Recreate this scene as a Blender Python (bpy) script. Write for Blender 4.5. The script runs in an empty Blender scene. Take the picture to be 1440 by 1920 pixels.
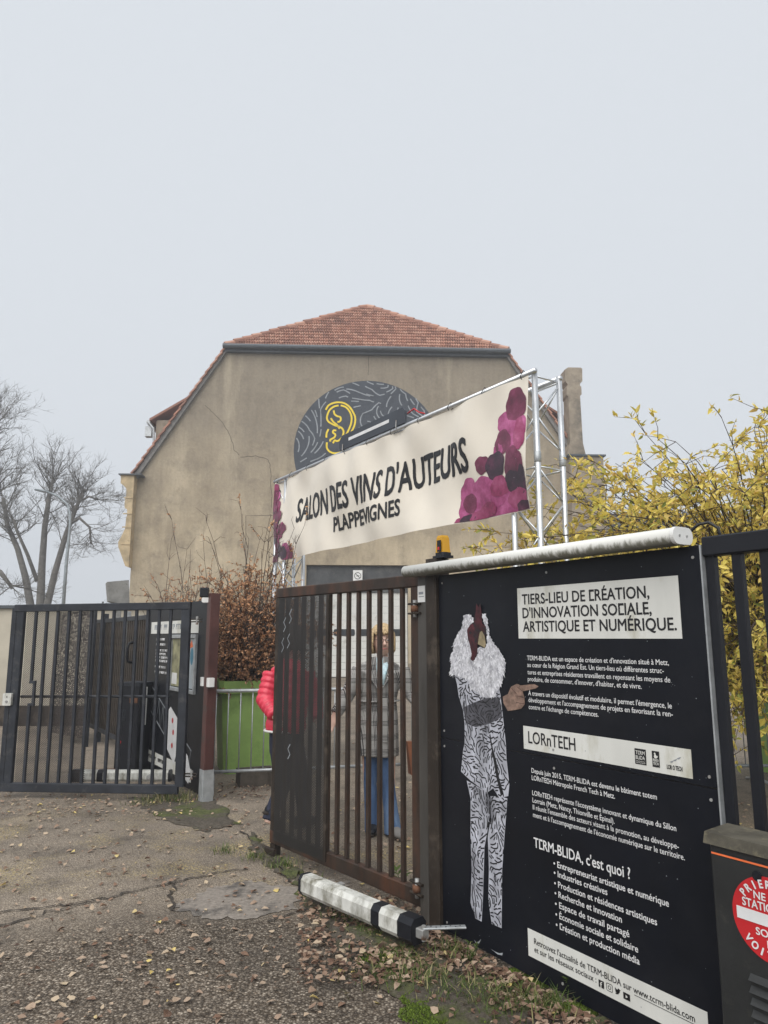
import bpy, bmesh, math, random
from mathutils import Vector, Matrix
random.seed(7)
R = math.radians
S = bpy.context.scene
COL = S.collection

# ------------------------------------------------------------------ camera, sky, sun, exposure
FPX, PITCH, EYE = 1333.0, R(10.04), 1.55          # focal length in photo pixels (1440 x 1920), pitch, eye height
cam_d = bpy.data.cameras.new('camera'); cam = bpy.data.objects.new('camera', cam_d); COL.objects.link(cam)
cam_d.sensor_fit = 'VERTICAL'; cam_d.sensor_height = 36.0; cam_d.lens = 36.0 * FPX / 1920.0
cam_d.clip_start = 0.05; cam_d.clip_end = 2000
cam.location = (0, 0, EYE); cam.rotation_euler = (R(90) + PITCH, 0, 0)
S.camera = cam

W = bpy.data.worlds.new('World'); S.world = W; W.use_nodes = True
wn, wl = W.node_tree.nodes, W.node_tree.links
wn.clear()
wo = wn.new('ShaderNodeOutputWorld'); bg = wn.new('ShaderNodeBackground')
sky = wn.new('ShaderNodeTexSky'); sky.sky_type = 'NISHITA'; sky.sun_disc = False
SUN_EL, SUN_AZ = R(48), R(200)
sky.sun_elevation = SUN_EL; sky.sun_rotation = SUN_AZ; sky.dust_density = 4; sky.air_density = 1.0
hs = wn.new('ShaderNodeHueSaturation'); hs.inputs['Saturation'].default_value = 0.12; hs.inputs['Value'].default_value = 0.45
mx = wn.new('ShaderNodeMix'); mx.data_type = 'RGBA'; mx.inputs[0].default_value = 0.9
mx.inputs[7].default_value = (3.93, 4.16, 4.45, 1)          # even cloud deck over the clear sky
wl.new(sky.outputs[0], hs.inputs['Color']); wl.new(hs.outputs[0], mx.inputs[6]); wl.new(mx.outputs[2], bg.inputs[0])
bg.inputs[1].default_value = 0.1
wl.new(bg.outputs[0], wo.inputs[0])

sun_d = bpy.data.lights.new('sun', 'SUN'); sun_d.energy = 1.5; sun_d.angle = R(70); sun_d.color = (1.0, 0.97, 0.93)
sun = bpy.data.objects.new('sun', sun_d); COL.objects.link(sun)
sd = Vector((math.sin(SUN_AZ) * math.cos(SUN_EL), math.cos(SUN_AZ) * math.cos(SUN_EL), math.sin(SUN_EL)))
sun.rotation_euler = sd.to_track_quat('Z', 'Y').to_euler()
S.view_settings.view_transform = 'Standard'; S.view_settings.look = 'None'
S.view_settings.exposure = 1.0; S.view_settings.gamma = 1.0; S.view_settings.use_curve_mapping = False
S.cycles.max_bounces = 8; S.cycles.transparent_max_bounces = 24

# ------------------------------------------------------------------ measuring helpers
CP, SP = math.cos(PITCH), math.sin(PITCH)
def ray(u, v):
    x, y = (u - 720) / FPX, (960 - v) / FPX
    return Vector((x, CP - y * SP, SP + y * CP))
def G(u, v, z=0.0):
    d = ray(u, v); t = (z - EYE) / d.z
    return Vector((d.x * t, d.y * t, z))
def at(u, v, Y):
    d = ray(u, v); t = Y / d.y
    return Vector((d.x * t, Y, EYE + d.z * t))
# the fence line: origin at the hinge post, FE along it (towards the near right), FN to the yard behind
FO = Vector((0.274, 4.177)); FE = Vector((0.549, -0.836)).normalized(); FN = Vector((-FE.y, FE.x))
FROT = math.atan2(FE.y, FE.x)
def fpos(s, d=0.0, z=0.0):
    p = FO + FE * s + FN * d
    return Vector((p.x, p.y, z))
def PL(u, v, d=0.0):
    q = FO + FN * d; r = ray(u, v); t = q.dot(FN) / Vector((r.x, r.y)).dot(FN)
    return (Vector((r.x, r.y)) * t - q).dot(FE), EYE + r.z * t

# ------------------------------------------------------------------ mesh builder
class MB:
    def __init__(self): self.v = []; self.f = []; self.t = []
    def add(self, vs, fs, tint=0.5):
        o = len(self.v); self.v += [tuple(p) for p in vs]
        for q in fs: self.f.append(tuple(i + o for i in q)); self.t.append(tint)
        return self
    def box(self, x0, x1, y0, y1, z0, z1, tint=.5):
        return self.add([(x0,y0,z0),(x1,y0,z0),(x1,y1,z0),(x0,y1,z0),(x0,y0,z1),(x1,y0,z1),(x1,y1,z1),(x0,y1,z1)],
            [(0,3,2,1),(4,5,6,7),(0,1,5,4),(1,2,6,5),(2,3,7,6),(3,0,4,7)], tint)
    def cbox(self, x0, x1, y0, y1, z0, z1, c=.006, ax=None):
        d = (x1-x0, y1-y0, z1-z0)
        if ax is None: ax = max(range(3), key=lambda i: d[i])
        a, b = [(1,2),(2,0),(0,1)][ax]
        lo, hi = (x0,y0,z0), (x1,y1,z1)
        c = min(c, d[a]*.4, d[b]*.4)
        prof = [(lo[a]+c,lo[b]),(hi[a]-c,lo[b]),(hi[a],lo[b]+c),(hi[a],hi[b]-c),(hi[a]-c,hi[b]),(lo[a]+c,hi[b]),(lo[a],hi[b]-c),(lo[a],lo[b]+c)]
        vs = []
        for w in (lo[ax], hi[ax]):
            for p, q in prof:
                r = [0,0,0]; r[ax] = w; r[a] = p; r[b] = q; vs.append(r)
        fs = [tuple(range(7,-1,-1)), tuple(range(8,16))] + [(i,(i+1)%8,8+(i+1)%8,8+i) for i in range(8)]
        return self.add(vs, fs)
    def loft(self, pts, rad, n=10, cap=True, tint=.5, up=None):
        pts = [Vector(p) for p in pts]; vs = []; fs = []
        k = len(pts); u = None
        for i, p in enumerate(pts):
            d = (pts[min(i+1,k-1)] - pts[max(i-1,0)])
            if d.length < 1e-9: d = Vector((0,0,1))
            d.normalize()
            if u is None:
                u = Vector(up) if up else (Vector((1,0,0)) if abs(d.x) < .8 else Vector((0,1,0)))
            u = (u - d * u.dot(d))
            if u.length < 1e-6: u = d.orthogonal()
            u.normalize(); w = d.cross(u)
            r = rad[i] if isinstance(rad, (list, tuple)) else rad
            rx, ry = r if isinstance(r, (list, tuple)) else (r, r)
            for j in range(n):
                a = 2*math.pi*j/n
                vs.append(p + u*(rx*math.cos(a)) + w*(ry*math.sin(a)))
        for i in range(k-1):
            for j in range(n):
                fs.append((i*n+j, i*n+(j+1)%n, (i+1)*n+(j+1)%n, (i+1)*n+j))
        if cap: fs += [tuple(range(n-1,-1,-1)), tuple(range((k-1)*n, k*n))]
        return self.add(vs, fs, tint)
    def tube(self, a, b, r, n=8, r2=None): return self.loft([a, b], [r, r if r2 is None else r2], n)
    def prism(self, poly, y0, y1):                 # polygon in x,z extruded along y
        n = len(poly)
        vs = [(x,y0,z) for x,z in poly] + [(x,y1,z) for x,z in poly]
        return self.add(vs, [tuple(range(n)), tuple(range(2*n-1,n-1,-1))] + [(i,n+i,n+(i+1)%n,(i+1)%n) for i in range(n)])
    def ell(self, c, r, n=12, m=8):
        return self.loft([(c[0],c[1],c[2]-r[2]*math.cos(math.pi*i/m)) for i in range(m+1)],
                         [(max(r[0]*math.sin(math.pi*i/m),1e-4), max(r[1]*math.sin(math.pi*i/m),1e-4)) for i in range(m+1)], n, up=(1,0,0))
    def leaf(self, p, d, nrm, L, Wd, tint=.5, fold=.25, curl=.15):
        d = d.normalized(); s = d.cross(nrm)
        if s.length < 1e-5: s = d.orthogonal()
        s.normalize(); n = s.cross(d)
        vs = [p, p+d*L*.35+s*Wd*.5+n*Wd*fold, p+d*L*.35, p+d*L*.35-s*Wd*.5+n*Wd*fold,
              p+d*L*.72+s*Wd*.36+n*(Wd*fold*.6-L*curl*.4), p+d*L*.72-n*L*curl*.4, p+d*L*.72-s*Wd*.36+n*(Wd*fold*.6-L*curl*.4), p+d*L-n*L*curl]
        return self.add(vs, [(0,2,1),(0,3,2),(1,2,5,4),(2,3,6,5),(4,5,7),(5,6,7)], tint)
    def build(self, name, m, parent=None, smooth=False, loc=None, rotz=None):
        me = bpy.data.meshes.new(name); me.from_pydata(self.v, [], self.f); me.update()
        if len(set(self.t)) > 1:
            at_ = me.attributes.new('tint', 'FLOAT', 'FACE'); at_.data.foreach_set('value', self.t)
        return link(name, me, m, parent, smooth, loc, rotz)
def link(name, me, m, parent=None, smooth=False, loc=None, rotz=None):
    o = bpy.data.objects.new(name, me); COL.objects.link(o)
    if m is not None:
        if not me.materials: me.materials.append(m)
    if smooth: me.polygons.foreach_set('use_smooth', [True]*len(me.polygons))
    if parent: o.parent = parent
    if loc is not None: o.location = loc
    if rotz is not None: o.rotation_euler = (0, 0, rotz)
    return o
def fix_normals(o):
    bm = bmesh.new(); bm.from_mesh(o.data); bmesh.ops.recalc_face_normals(bm, faces=bm.faces); bm.to_mesh(o.data); bm.free(); return o
def tag(o, label=None, cat=None, group=None, kind=None):
    for k, v in (('label',label),('category',cat),('group',group),('kind',kind)):
        if v: o[k] = v
    return o
def thing(name, label, cat, loc=(0,0,0), rotz=0.0, group=None):
    o = bpy.data.objects.new(name, None); COL.objects.link(o); o.empty_display_size = .2
    o.location = loc; o.rotation_euler = (0,0,rotz)
    return tag(o, label, cat, group)
def remeshed(mb, name, m, parent, voxel=.01, smooth_it=4):
    me = bpy.data.meshes.new('tmp'); me.from_pydata(mb.v, [], mb.f); me.update()
    bm = bmesh.new(); bm.from_mesh(me); bmesh.ops.recalc_face_normals(bm, faces=bm.faces); bm.to_mesh(me); bm.free()
    t = bpy.data.objects.new('tmp', me); COL.objects.link(t)
    md = t.modifiers.new('r', 'REMESH'); md.mode = 'VOXEL'; md.voxel_size = voxel
    if smooth_it: sm = t.modifiers.new('s', 'SMOOTH'); sm.iterations = smooth_it; sm.factor = .5
    dg = bpy.context.evaluated_depsgraph_get(); dg.update()
    out = bpy.data.meshes.new_from_object(t.evaluated_get(dg)); out.name = name
    bpy.data.objects.remove(t); bpy.data.meshes.remove(me)
    return link(name, out, m, parent, True)

# ------------------------------------------------------------------ materials
def nt(name):
    m = bpy.data.materials.new(name); m.use_nodes = True
    n, l = m.node_tree.nodes, m.node_tree.links
    return m, n, l, n['Principled BSDF']
def rgba(c): return (c[0], c[1], c[2], 1)
def noise(n, l, vec, scale, detail=6, rough=.6):
    t = n.new('ShaderNodeTexNoise'); t.inputs['Scale'].default_value = scale; t.inputs['Detail'].default_value = detail
    t.inputs['Roughness'].default_value = rough; l.new(vec, t.inputs['Vector']); return t.outputs[0]
def ramp(n, l, fac, stops, interp='LINEAR'):
    r = n.new('ShaderNodeValToRGB'); r.color_ramp.interpolation = interp
    el = r.color_ramp.elements
    while len(el) < len(stops): el.new(.5)
    for e_, (p, c) in zip(el, stops): e_.position = p; e_.color = rgba(c) if len(c) == 3 else c
    l.new(fac, r.inputs[0]); return r.outputs[0]
def mixc(n, l, fac, a, b, mode='MIX'):
    x = n.new('ShaderNodeMix'); x.data_type = 'RGBA'; x.blend_type = mode
    for sck, v in ((x.inputs[0], fac), (x.inputs[6], a), (x.inputs[7], b)):
        if isinstance(v, (int, float)): sck.default_value = v
        elif isinstance(v, tuple): sck.default_value = rgba(v)
        else: l.new(v, sck)
    return x.outputs[2]
def math_(n, l, op, a, b=0.0, c=None):
    x = n.new('ShaderNodeMath'); x.operation = op
    for i, v in enumerate((a, b) if c is None else (a, b, c)):
        if isinstance(v, (int, float)): x.inputs[i].default_value = v
        else: l.new(v, x.inputs[i])
    return x.outputs[0]
def bump(n, l, b, h, strength=.3, dist=.01):
    x = n.new('ShaderNodeBump'); x.inputs['Strength'].default_value = strength; x.inputs['Distance'].default_value = dist
    l.new(h, x.inputs['Height']); l.new(x.outputs[0], b.inputs['Normal'])
def pm(name, base, rough=.6, metal=0, var=.18, vs=6, blot=None, bs=3, blo=.52, bhi=.64, bmp=.15, bsc=70, stretch=None, spec=.4):
    """paint, metal, plaster...: base colour with uneven tone, optional blotches of a second colour, fine relief"""
    m, n, l, b = nt(name)
    tc = n.new('ShaderNodeTexCoord'); vec = tc.outputs['Object']
    if stretch:
        mp = n.new('ShaderNodeMapping'); mp.inputs['Scale'].default_value = stretch; l.new(vec, mp.inputs[0]); vec = mp.outputs[0]
    f = noise(n, l, vec, vs)
    lo = tuple(max(0, c*(1-var*1.6)) for c in base); hi = tuple(c*(1+var*1.6) for c in base)
    col = ramp(n, l, f, [(.25, lo), (.75, hi)])
    if blot:
        g = noise(n, l, vec, bs, 8, .68)
        fac = ramp(n, l, g, [(blo, (0,0,0)), (bhi, (1,1,1))])
        col = mixc(n, l, fac, col, blot)
    l.new(col, b.inputs['Base Color'])
    b.inputs['Roughness'].default_value = rough; b.inputs['Metallic'].default_value = metal
    b.inputs['Specular IOR Level'].default_value = spec
    if bmp: bump(n, l, b, noise(n, l, tc.outputs['Object'], bsc, 4), bmp, .004)
    return m
def leafmat(name, stops, rough=.55, trans=.25):
    m, n, l, b = nt(name)
    a = n.new('ShaderNodeAttribute'); a.attribute_name = 'tint'
    tc = n.new('ShaderNodeTexCoord')
    f = math_(n, l, 'ADD', a.outputs['Fac'], math_(n, l, 'MULTIPLY', math_(n, l, 'SUBTRACT', noise(n, l, tc.outputs['Object'], 60, 3), .5), .25))
    col = ramp(n, l, f, stops)
    l.new(col, b.inputs['Base Color']); b.inputs['Roughness'].default_value = rough; b.inputs['Specular IOR Level'].default_value = .3
    if trans:
        t = n.new('ShaderNodeBsdfTranslucent'); l.new(col, t.inputs[0])
        x = n.new('ShaderNodeMixShader'); x.inputs[0].default_value = trans
        l.new(b.outputs[0], x.inputs[1]); l.new(t.outputs[0], x.inputs[2])
        l.new(x.outputs[0], n['Material Output'].inputs[0])
    return m
def perforated(name, base, pitch, hole, organic=False):
    m, n, l, b = nt(name)
    tc = n.new('ShaderNodeTexCoord'); sp = n.new('ShaderNodeSeparateXYZ'); l.new(tc.outputs['Object'], sp.inputs[0])
    cb = n.new('ShaderNodeCombineXYZ'); l.new(sp.outputs[0], cb.inputs[0]); l.new(sp.outputs[2], cb.inputs[1])
    if organic:
        nz = noise(n, l, cb.outputs[0], 12, 1.0, .5)
        w = math_(n, l, 'SINE', math_(n, l, 'MULTIPLY', nz, 38)); g = noise(n, l, cb.outputs[0], 34, 0)
        fac = math_(n, l, 'MULTIPLY', math_(n, l, 'GREATER_THAN', w, -.1), math_(n, l, 'GREATER_THAN', g, .38))
    else:
        mp = n.new('ShaderNodeMapping'); mp.inputs['Rotation'].default_value = (0,0,R(45)); mp.inputs['Scale'].default_value = (1/pitch,)*3
        l.new(cb.outputs[0], mp.inputs[0])
        vo = n.new('ShaderNodeTexVoronoi'); vo.voronoi_dimensions = '2D'; vo.inputs['Scale'].default_value = 1; vo.inputs['Randomness'].default_value = 0
        l.new(mp.outputs[0], vo.inputs['Vector'])
        fac = math_(n, l, 'LESS_THAN', vo.outputs['Distance'], hole)
    l.new(mixc(n, l, noise(n, l, tc.outputs['Object'], 5), tuple(c*.6 for c in base), tuple(c*1.4 for c in base)), b.inputs['Base Color'])
    b.inputs['Roughness'].default_value = .55
    t = n.new('ShaderNodeBsdfTransparent'); x = n.new('ShaderNodeMixShader')
    l.new(fac, x.inputs[0]); l.new(b.outputs[0], x.inputs[1]); l.new(t.outputs[0], x.inputs[2]); l.new(x.outputs[0], n['Material Output'].inputs[0])
    return m

M = {}
M['slate'] = pm('slate_paint', (.026,.029,.036), .5, spec=.25, var=.3, vs=5, blot=(.075,.075,.072), bs=9, blo=.56, bhi=.72)
M['brown'] = pm('rusty_brown_paint', (.038,.027,.021), .5, spec=.25, var=.35, vs=7, blot=(.085,.038,.022), bs=5, blo=.46, bhi=.66, stretch=(1,1,.35))
M['darkbrown'] = pm('dark_brown_paint', (.028,.021,.016), .55, spec=.25, var=.3, vs=5, blot=(.07,.055,.042), bs=6)
M['redbrown'] = pm('red_brown_paint', (.075,.03,.026), .45, var=.25, vs=5, blot=(.05,.04,.035), bs=4)
M['wornpost'] = pm('worn_post_paint', (.058,.053,.047), .5, var=.3, vs=6, blot=(.14,.13,.12), bs=5, blo=.55, bhi=.72, stretch=(1,1,.2))
M['black'] = pm('black_coating', (.011,.012,.016), .45, spec=.25, var=.2, vs=3, bmp=.04)
M['panel'] = pm('printed_black_panel', (.0045,.0056,.0095), .42, var=.25, vs=2.5, blot=(.011,.012,.016), bs=2.2, blo=.5, bhi=.75, bmp=.03, bsc=30, spec=.22)
M['white'] = pm('white_plastic', (.72,.72,.70), .45, var=.08, vs=6, bmp=.03)
M['whitedirty'] = pm('dirty_white_metal', (.60,.60,.56), .55, var=.14, vs=9, blot=(.17,.16,.12), bs=11, blo=.45, bhi=.68, stretch=(1,1,.5))
M['signwhite'] = pm('weathered_sign_white', (.66,.66,.62), .5, var=.08, vs=4, blot=(.40,.38,.28), bs=5, blo=.53, bhi=.72, bmp=.02, stretch=(1,1,.3))
M['ink'] = pm('black_print', (.010,.010,.012), .45, var=.1, bmp=0)
M['inkwhite'] = pm('white_print', (.70,.70,.70), .5, var=.08, bmp=0)
M['alu'] = pm('truss_aluminium', (.62,.64,.66), .38, .75, var=.1, vs=9, bmp=.05)
M['galv'] = pm('galvanised_steel', (.42,.44,.45), .5, .55, var=.18, vs=14, bmp=.08)
M['steel'] = pm('grey_zinc', (.36,.36,.35), .5, .4, var=.2, vs=12, blot=(.16,.10,.07), bs=10)
M['concrete'] = pm('concrete', (.27,.265,.25), .9, var=.2, vs=8, blot=(.13,.125,.11), bs=4, bmp=.4, bsc=90)
M['block'] = pm('dark_concrete_block', (.10,.085,.07), .9, var=.25, vs=12, bmp=.5, bsc=110)
M['rooftile'] = None
M['zinc'] = pm('zinc_gutter', (.075,.085,.095), .5, .2, var=.15, bmp=.05)
M['fascia'] = pm('grey_verge_board', (.22,.21,.20), .8, var=.2)
M['sandstone'] = pm('sandstone', (.46,.36,.22), .9, var=.2, vs=3, blot=(.24,.20,.14), bs=2, blo=.5, bhi=.7, bmp=.4, bsc=25)
M['pier'] = pm('weathered_render', (.30,.25,.19), .95, var=.2, vs=2, blot=(.13,.115,.095), bs=1.3, blo=.48, bhi=.7, bmp=.5, bsc=18)
M['doorwhite'] = pm('door_panel_white', (.62,.62,.585), .5, var=.06, vs=3, blot=(.45,.44,.40), bs=1.5, bmp=.03)
M['doordark'] = pm('dark_shutter', (.06,.063,.065), .6, var=.3, vs=3, blot=(.11,.11,.105), bs=2)
M['glassdark'] = pm('dark_glazing', (.03,.034,.04), .12, var=.1, bmp=0, spec=.6)
M['mural'] = pm('mural_slate', (.052,.060,.074), .8, var=.15, vs=1.5, bmp=.2, bsc=20)
M['muralgrey'] = pm('mural_grey_line', (.26,.28,.30), .8, var=.2, vs=3, bmp=0)
M['muralyellow'] = pm('mural_yellow_line', (.80,.60,.04), .7, var=.08, bmp=0)
M['green'] = pm('planter_green', (.29,.45,.13), .5, var=.1, vs=3, blot=(.22,.35,.10), bs=2.5, bmp=.06)
M['soil'] = pm('soil', (.05,.04,.03), .95, var=.3, vs=20, bmp=.6)
M['red'] = pm('sign_red', (.50,.02,.025), .4, var=.08, bmp=0)
M['orange'] = pm('orange_edge', (.75,.16,.05), .5, bmp=0)
M['cabinet'] = pm('dark_grey_cabinet', (.022,.023,.023), .5, var=.2, vs=4, blot=(.05,.048,.04), bs=9, blo=.6, bhi=.75)
M['cabtop'] = pm('mossy_cabinet_top', (.075,.068,.052), .85, var=.3, vs=12, blot=(.14,.125,.085), bs=16, bmp=.3)
M['twig'] = pm('twig_bark', (.075,.055,.045), .9, var=.25, bmp=0)
M['treebark'] = pm('tree_bark', (.12,.112,.10), .95, var=.3, vs=5, bmp=0)
M['lamp_grey'] = pm('lamp_post_grey', (.30,.34,.36), .5, .3, bmp=0)
M['beige'] = pm('beige_render', (.46,.42,.34), .95, var=.1, vs=2, blot=(.36,.32,.26), bs=1, bmp=.2)
M['rust'] = pm('rusted_steel', (.12,.055,.03), .85, var=.3, vs=14, bmp=.3)
M['yleaf'] = leafmat('yellow_leaf', [(0,(.20,.25,.06)),(.24,(.50,.48,.11)),(.5,(.82,.66,.14)),(.8,(.88,.72,.22)),(1,(.72,.50,.17))], trans=.35)
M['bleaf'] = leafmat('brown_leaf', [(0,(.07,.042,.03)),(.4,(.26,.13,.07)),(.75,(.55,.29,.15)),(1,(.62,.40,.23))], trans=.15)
M['fleaf'] = leafmat('fallen_leaf', [(0,(.07,.038,.027)),(.3,(.20,.12,.08)),(.6,(.38,.28,.205)),(.85,(.50,.40,.28)),(1,(.64,.50,.18))], rough=.7, trans=.08)
M['grass'] = leafmat('grass_blade', [(0,(.045,.075,.015)),(.5,(.10,.15,.03)),(.8,(.26,.24,.10)),(1,(.38,.33,.18))], trans=.2)
M['moss'] = leafmat('moss', [(0,(.05,.08,.012)),(1,(.17,.24,.035))], rough=.95, trans=.1)
M['ivy'] = leafmat('ivy_leaf', [(0,(.012,.02,.008)),(1,(.05,.07,.03))], trans=.1)
M['meshR'] = perforated('perforated_sheet_dark', (.024,.022,.021), .0125, .31)
M['meshL'] = perforated('perforated_sheet_brown', (.035,.028,.025), .0135, .44)
M['squiggle'] = perforated('squiggle_cut_sheet', (.025,.017,.015), .02, .3, True)

# wall plaster of the hall: weathered sand render, greyer high up where rain and soot worked on it
def plaster():
    m, n, l, b = nt('sand_render')
    tc = n.new('ShaderNodeTexCoord'); v = tc.outputs['Object']
    col = ramp(n, l, noise(n, l, v, .55, 8, .62), [(.32,(.33,.28,.21)),(.68,(.57,.49,.365))])
    st = n.new('ShaderNodeMapping'); st.inputs['Scale'].default_value = (1.6,1,.22); l.new(v, st.inputs[0])
    streak = ramp(n, l, noise(n, l, st.outputs[0], 1.4, 8, .7), [(.45,(0,0,0)),(.8,(1,1,1))])
    sp = n.new('ShaderNodeSeparateXYZ'); l.new(v, sp.inputs[0])
    hi = math_(n, l, 'ADD', sp.outputs[2], math_(n, l, 'MULTIPLY', math_(n, l, 'SUBTRACT', noise(n, l, v, .35, 6, .6), .5), 9.0))
    soot = n.new('ShaderNodeMapRange'); soot.inputs[1].default_value = 5.5; soot.inputs[2].default_value = 11.0; l.new(hi, soot.inputs[0])
    fine = noise(n, l, v, 9, 8, .7)
    col = mixc(n, l, math_(n, l, 'MULTIPLY', soot.outputs[0], .8), col, (.26,.232,.195))
    col = mixc(n, l, math_(n, l, 'MULTIPLY', streak, .45), col, (.17,.145,.115))
    blot = ramp(n, l, noise(n, l, v, .9, 9, .72), [(.50,(0,0,0)),(.66,(1,1,1))])
    col = mixc(n, l, math_(n, l, 'MULTIPLY', blot, .6), col, (.20,.175,.145))
    pale = ramp(n, l, noise(n, l, st.outputs[0], .6, 7, .65), [(.55,(0,0,0)),(.72,(1,1,1))])
    col = mixc(n, l, math_(n, l, 'MULTIPLY', pale, .4), col, (.60,.53,.41))
    col = mixc(n, l, .35, col, ramp(n, l, fine, [(.3,(.12,.10,.08)),(.7,(.60,.52,.38))]), 'SOFT_LIGHT')
    l.new(col, b.inputs['Base Color']); b.inputs['Roughness'].default_value = .95; b.inputs['Specular IOR Level'].default_value = .2
    bump(n, l, b, fine, .35, .03); return m
M['plaster'] = plaster()
def tilemat():
    m, n, l, b = nt('clay_tile')
    a = n.new('ShaderNodeAttribute'); a.attribute_name = 'tint'
    tc = n.new('ShaderNodeTexCoord')
    f = math_(n, l, 'ADD', math_(n, l, 'MULTIPLY', a.outputs['Fac'], .6), math_(n, l, 'MULTIPLY', noise(n, l, tc.outputs['Object'], 1.2, 6), .5))
    l.new(ramp(n, l, f, [(.2,(.24,.115,.08)),(.55,(.41,.20,.135)),(.9,(.50,.29,.21))]), b.inputs['Base Color'])
    b.inputs['Roughness'].default_value = .8; return m
M['rooftile'] = tilemat()

def asphalt():
    m, n, l, b = nt('worn_asphalt')
    tc = n.new('ShaderNodeTexCoord'); v = tc.outputs['Object']
    sp = n.new('ShaderNodeSeparateXYZ'); l.new(v, sp.inputs[0])
    vo = n.new('ShaderNodeTexVoronoi'); vo.inputs['Scale'].default_value = 85; l.new(v, vo.inputs['Vector'])
    vo2 = n.new('ShaderNodeTexVoronoi'); vo2.inputs['Scale'].default_value = 170; l.new(v, vo2.inputs['Vector'])
    sepc = n.new('ShaderNodeSeparateColor'); l.new(vo.outputs['Color'], sepc.inputs[0])
    stone = ramp(n, l, sepc.outputs[0], [(.0,(.10,.084,.068)),(.45,(.205,.174,.140)),(.85,(.33,.285,.233)),(1,(.54,.48,.40))])
    gap = ramp(n, l, vo.outputs['Distance'], [(.25,(1,1,1)),(.62,(.36,.33,.30))])
    near = mixc(n, l, 1.0, stone, gap, 'MULTIPLY')
    sep2 = n.new('ShaderNodeSeparateColor'); l.new(vo2.outputs['Color'], sep2.inputs[0])
    far = ramp(n, l, sep2.outputs[1], [(0,(.135,.112,.089)),(.6,(.225,.19,.152)),(1,(.38,.325,.26))])
    # the older coarse surfacing lies this side of a wandering seam, finer and paler surfacing beyond
    edge = math_(n, l, 'ADD', sp.outputs[1], math_(n, l, 'MULTIPLY', math_(n, l, 'SUBTRACT', noise(n, l, v, 1.1, 6, .6), .5), 1.3))
    edge = math_(n, l, 'ADD', edge, math_(n, l, 'MULTIPLY', sp.outputs[0], -.25))
    mr = n.new('ShaderNodeMapRange'); mr.inputs[1].default_value = 4.3; mr.inputs[2].default_value = 4.9; l.new(edge, mr.inputs[0])
    col = mixc(n, l, mr.outputs[0], near, far)
    big = ramp(n, l, noise(n, l, v, .8, 7, .62), [(.3,(.62,.62,.62)),(.7,(1.25,1.22,1.18))])
    col = mixc(n, l, 1.0, col, big, 'MULTIPLY')
    damp = ramp(n, l, noise(n, l, v, 2.6, 6, .65), [(.52,(0,0,0)),(.66,(1,1,1))])
    col = mixc(n, l, math_(n, l, 'MULTIPLY', damp, .5), col, (.075,.063,.052))
    # yellow crumbs of blossom and sawdust trodden into the surface
    cz = n.new('ShaderNodeMapRange'); cz.inputs[1].default_value = 4.5; cz.inputs[2].default_value = 5.2; l.new(sp.outputs[1], cz.inputs[0])
    cz2 = n.new('ShaderNodeMapRange'); cz2.inputs[1].default_value = 7.2; cz2.inputs[2].default_value = 5.8; l.new(sp.outputs[1], cz2.inputs[0])
    cr = math_(n, l, 'MULTIPLY', ramp(n, l, noise(n, l, v, 1.7, 5, .6), [(.47,(0,0,0)),(.62,(1,1,1))]), ramp(n, l, noise(n, l, v, 60, 3), [(.5,(0,0,0)),(.6,(1,1,1))]))
    cr = math_(n, l, 'MULTIPLY', cr, math_(n, l, 'MULTIPLY', cz.outputs[0], cz2.outputs[0]))
    col = mixc(n, l, math_(n, l, 'MULTIPLY', cr, .8), col, (.50,.39,.16))
    l.new(col, b.inputs['Base Color']); b.inputs['Roughness'].default_value = .85; b.inputs['Specular IOR Level'].default_value = .3
    bump(n, l, b, math_(n, l, 'ADD', math_(n, l, 'MULTIPLY', vo.outputs['Distance'], -1), noise(n, l, v, 30, 4)), .55, .012)
    return m
M['asphalt'] = asphalt()
M['patch'] = pm('asphalt_patch', (.24,.21,.18), .9, var=.22, vs=40, blot=(.10,.09,.08), bs=4, bmp=.6, bsc=130)
def vergemat():
    m, n, l, b = nt('mossy_verge'); tc = n.new('ShaderNodeTexCoord'); v = tc.outputs['Object']
    soil = ramp(n, l, noise(n, l, v, 45, 6, .7), [(.3,(.04,.032,.022)),(.6,(.11,.092,.07)),(.8,(.24,.21,.18))])
    moss = ramp(n, l, noise(n, l, v, 30, 5), [(.3,(.04,.05,.014)),(.7,(.125,.14,.04))])
    col = mixc(n, l, ramp(n, l, noise(n, l, v, 2.6, 6, .65), [(.48,(0,0,0)),(.58,(1,1,1))]), soil, moss)
    l.new(col, b.inputs['Base Color']); b.inputs['Roughness'].default_value = .95
    bump(n, l, b, noise(n, l, v, 80, 5, .7), .8, .02); return m
M['verge'] = vergemat()

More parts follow.
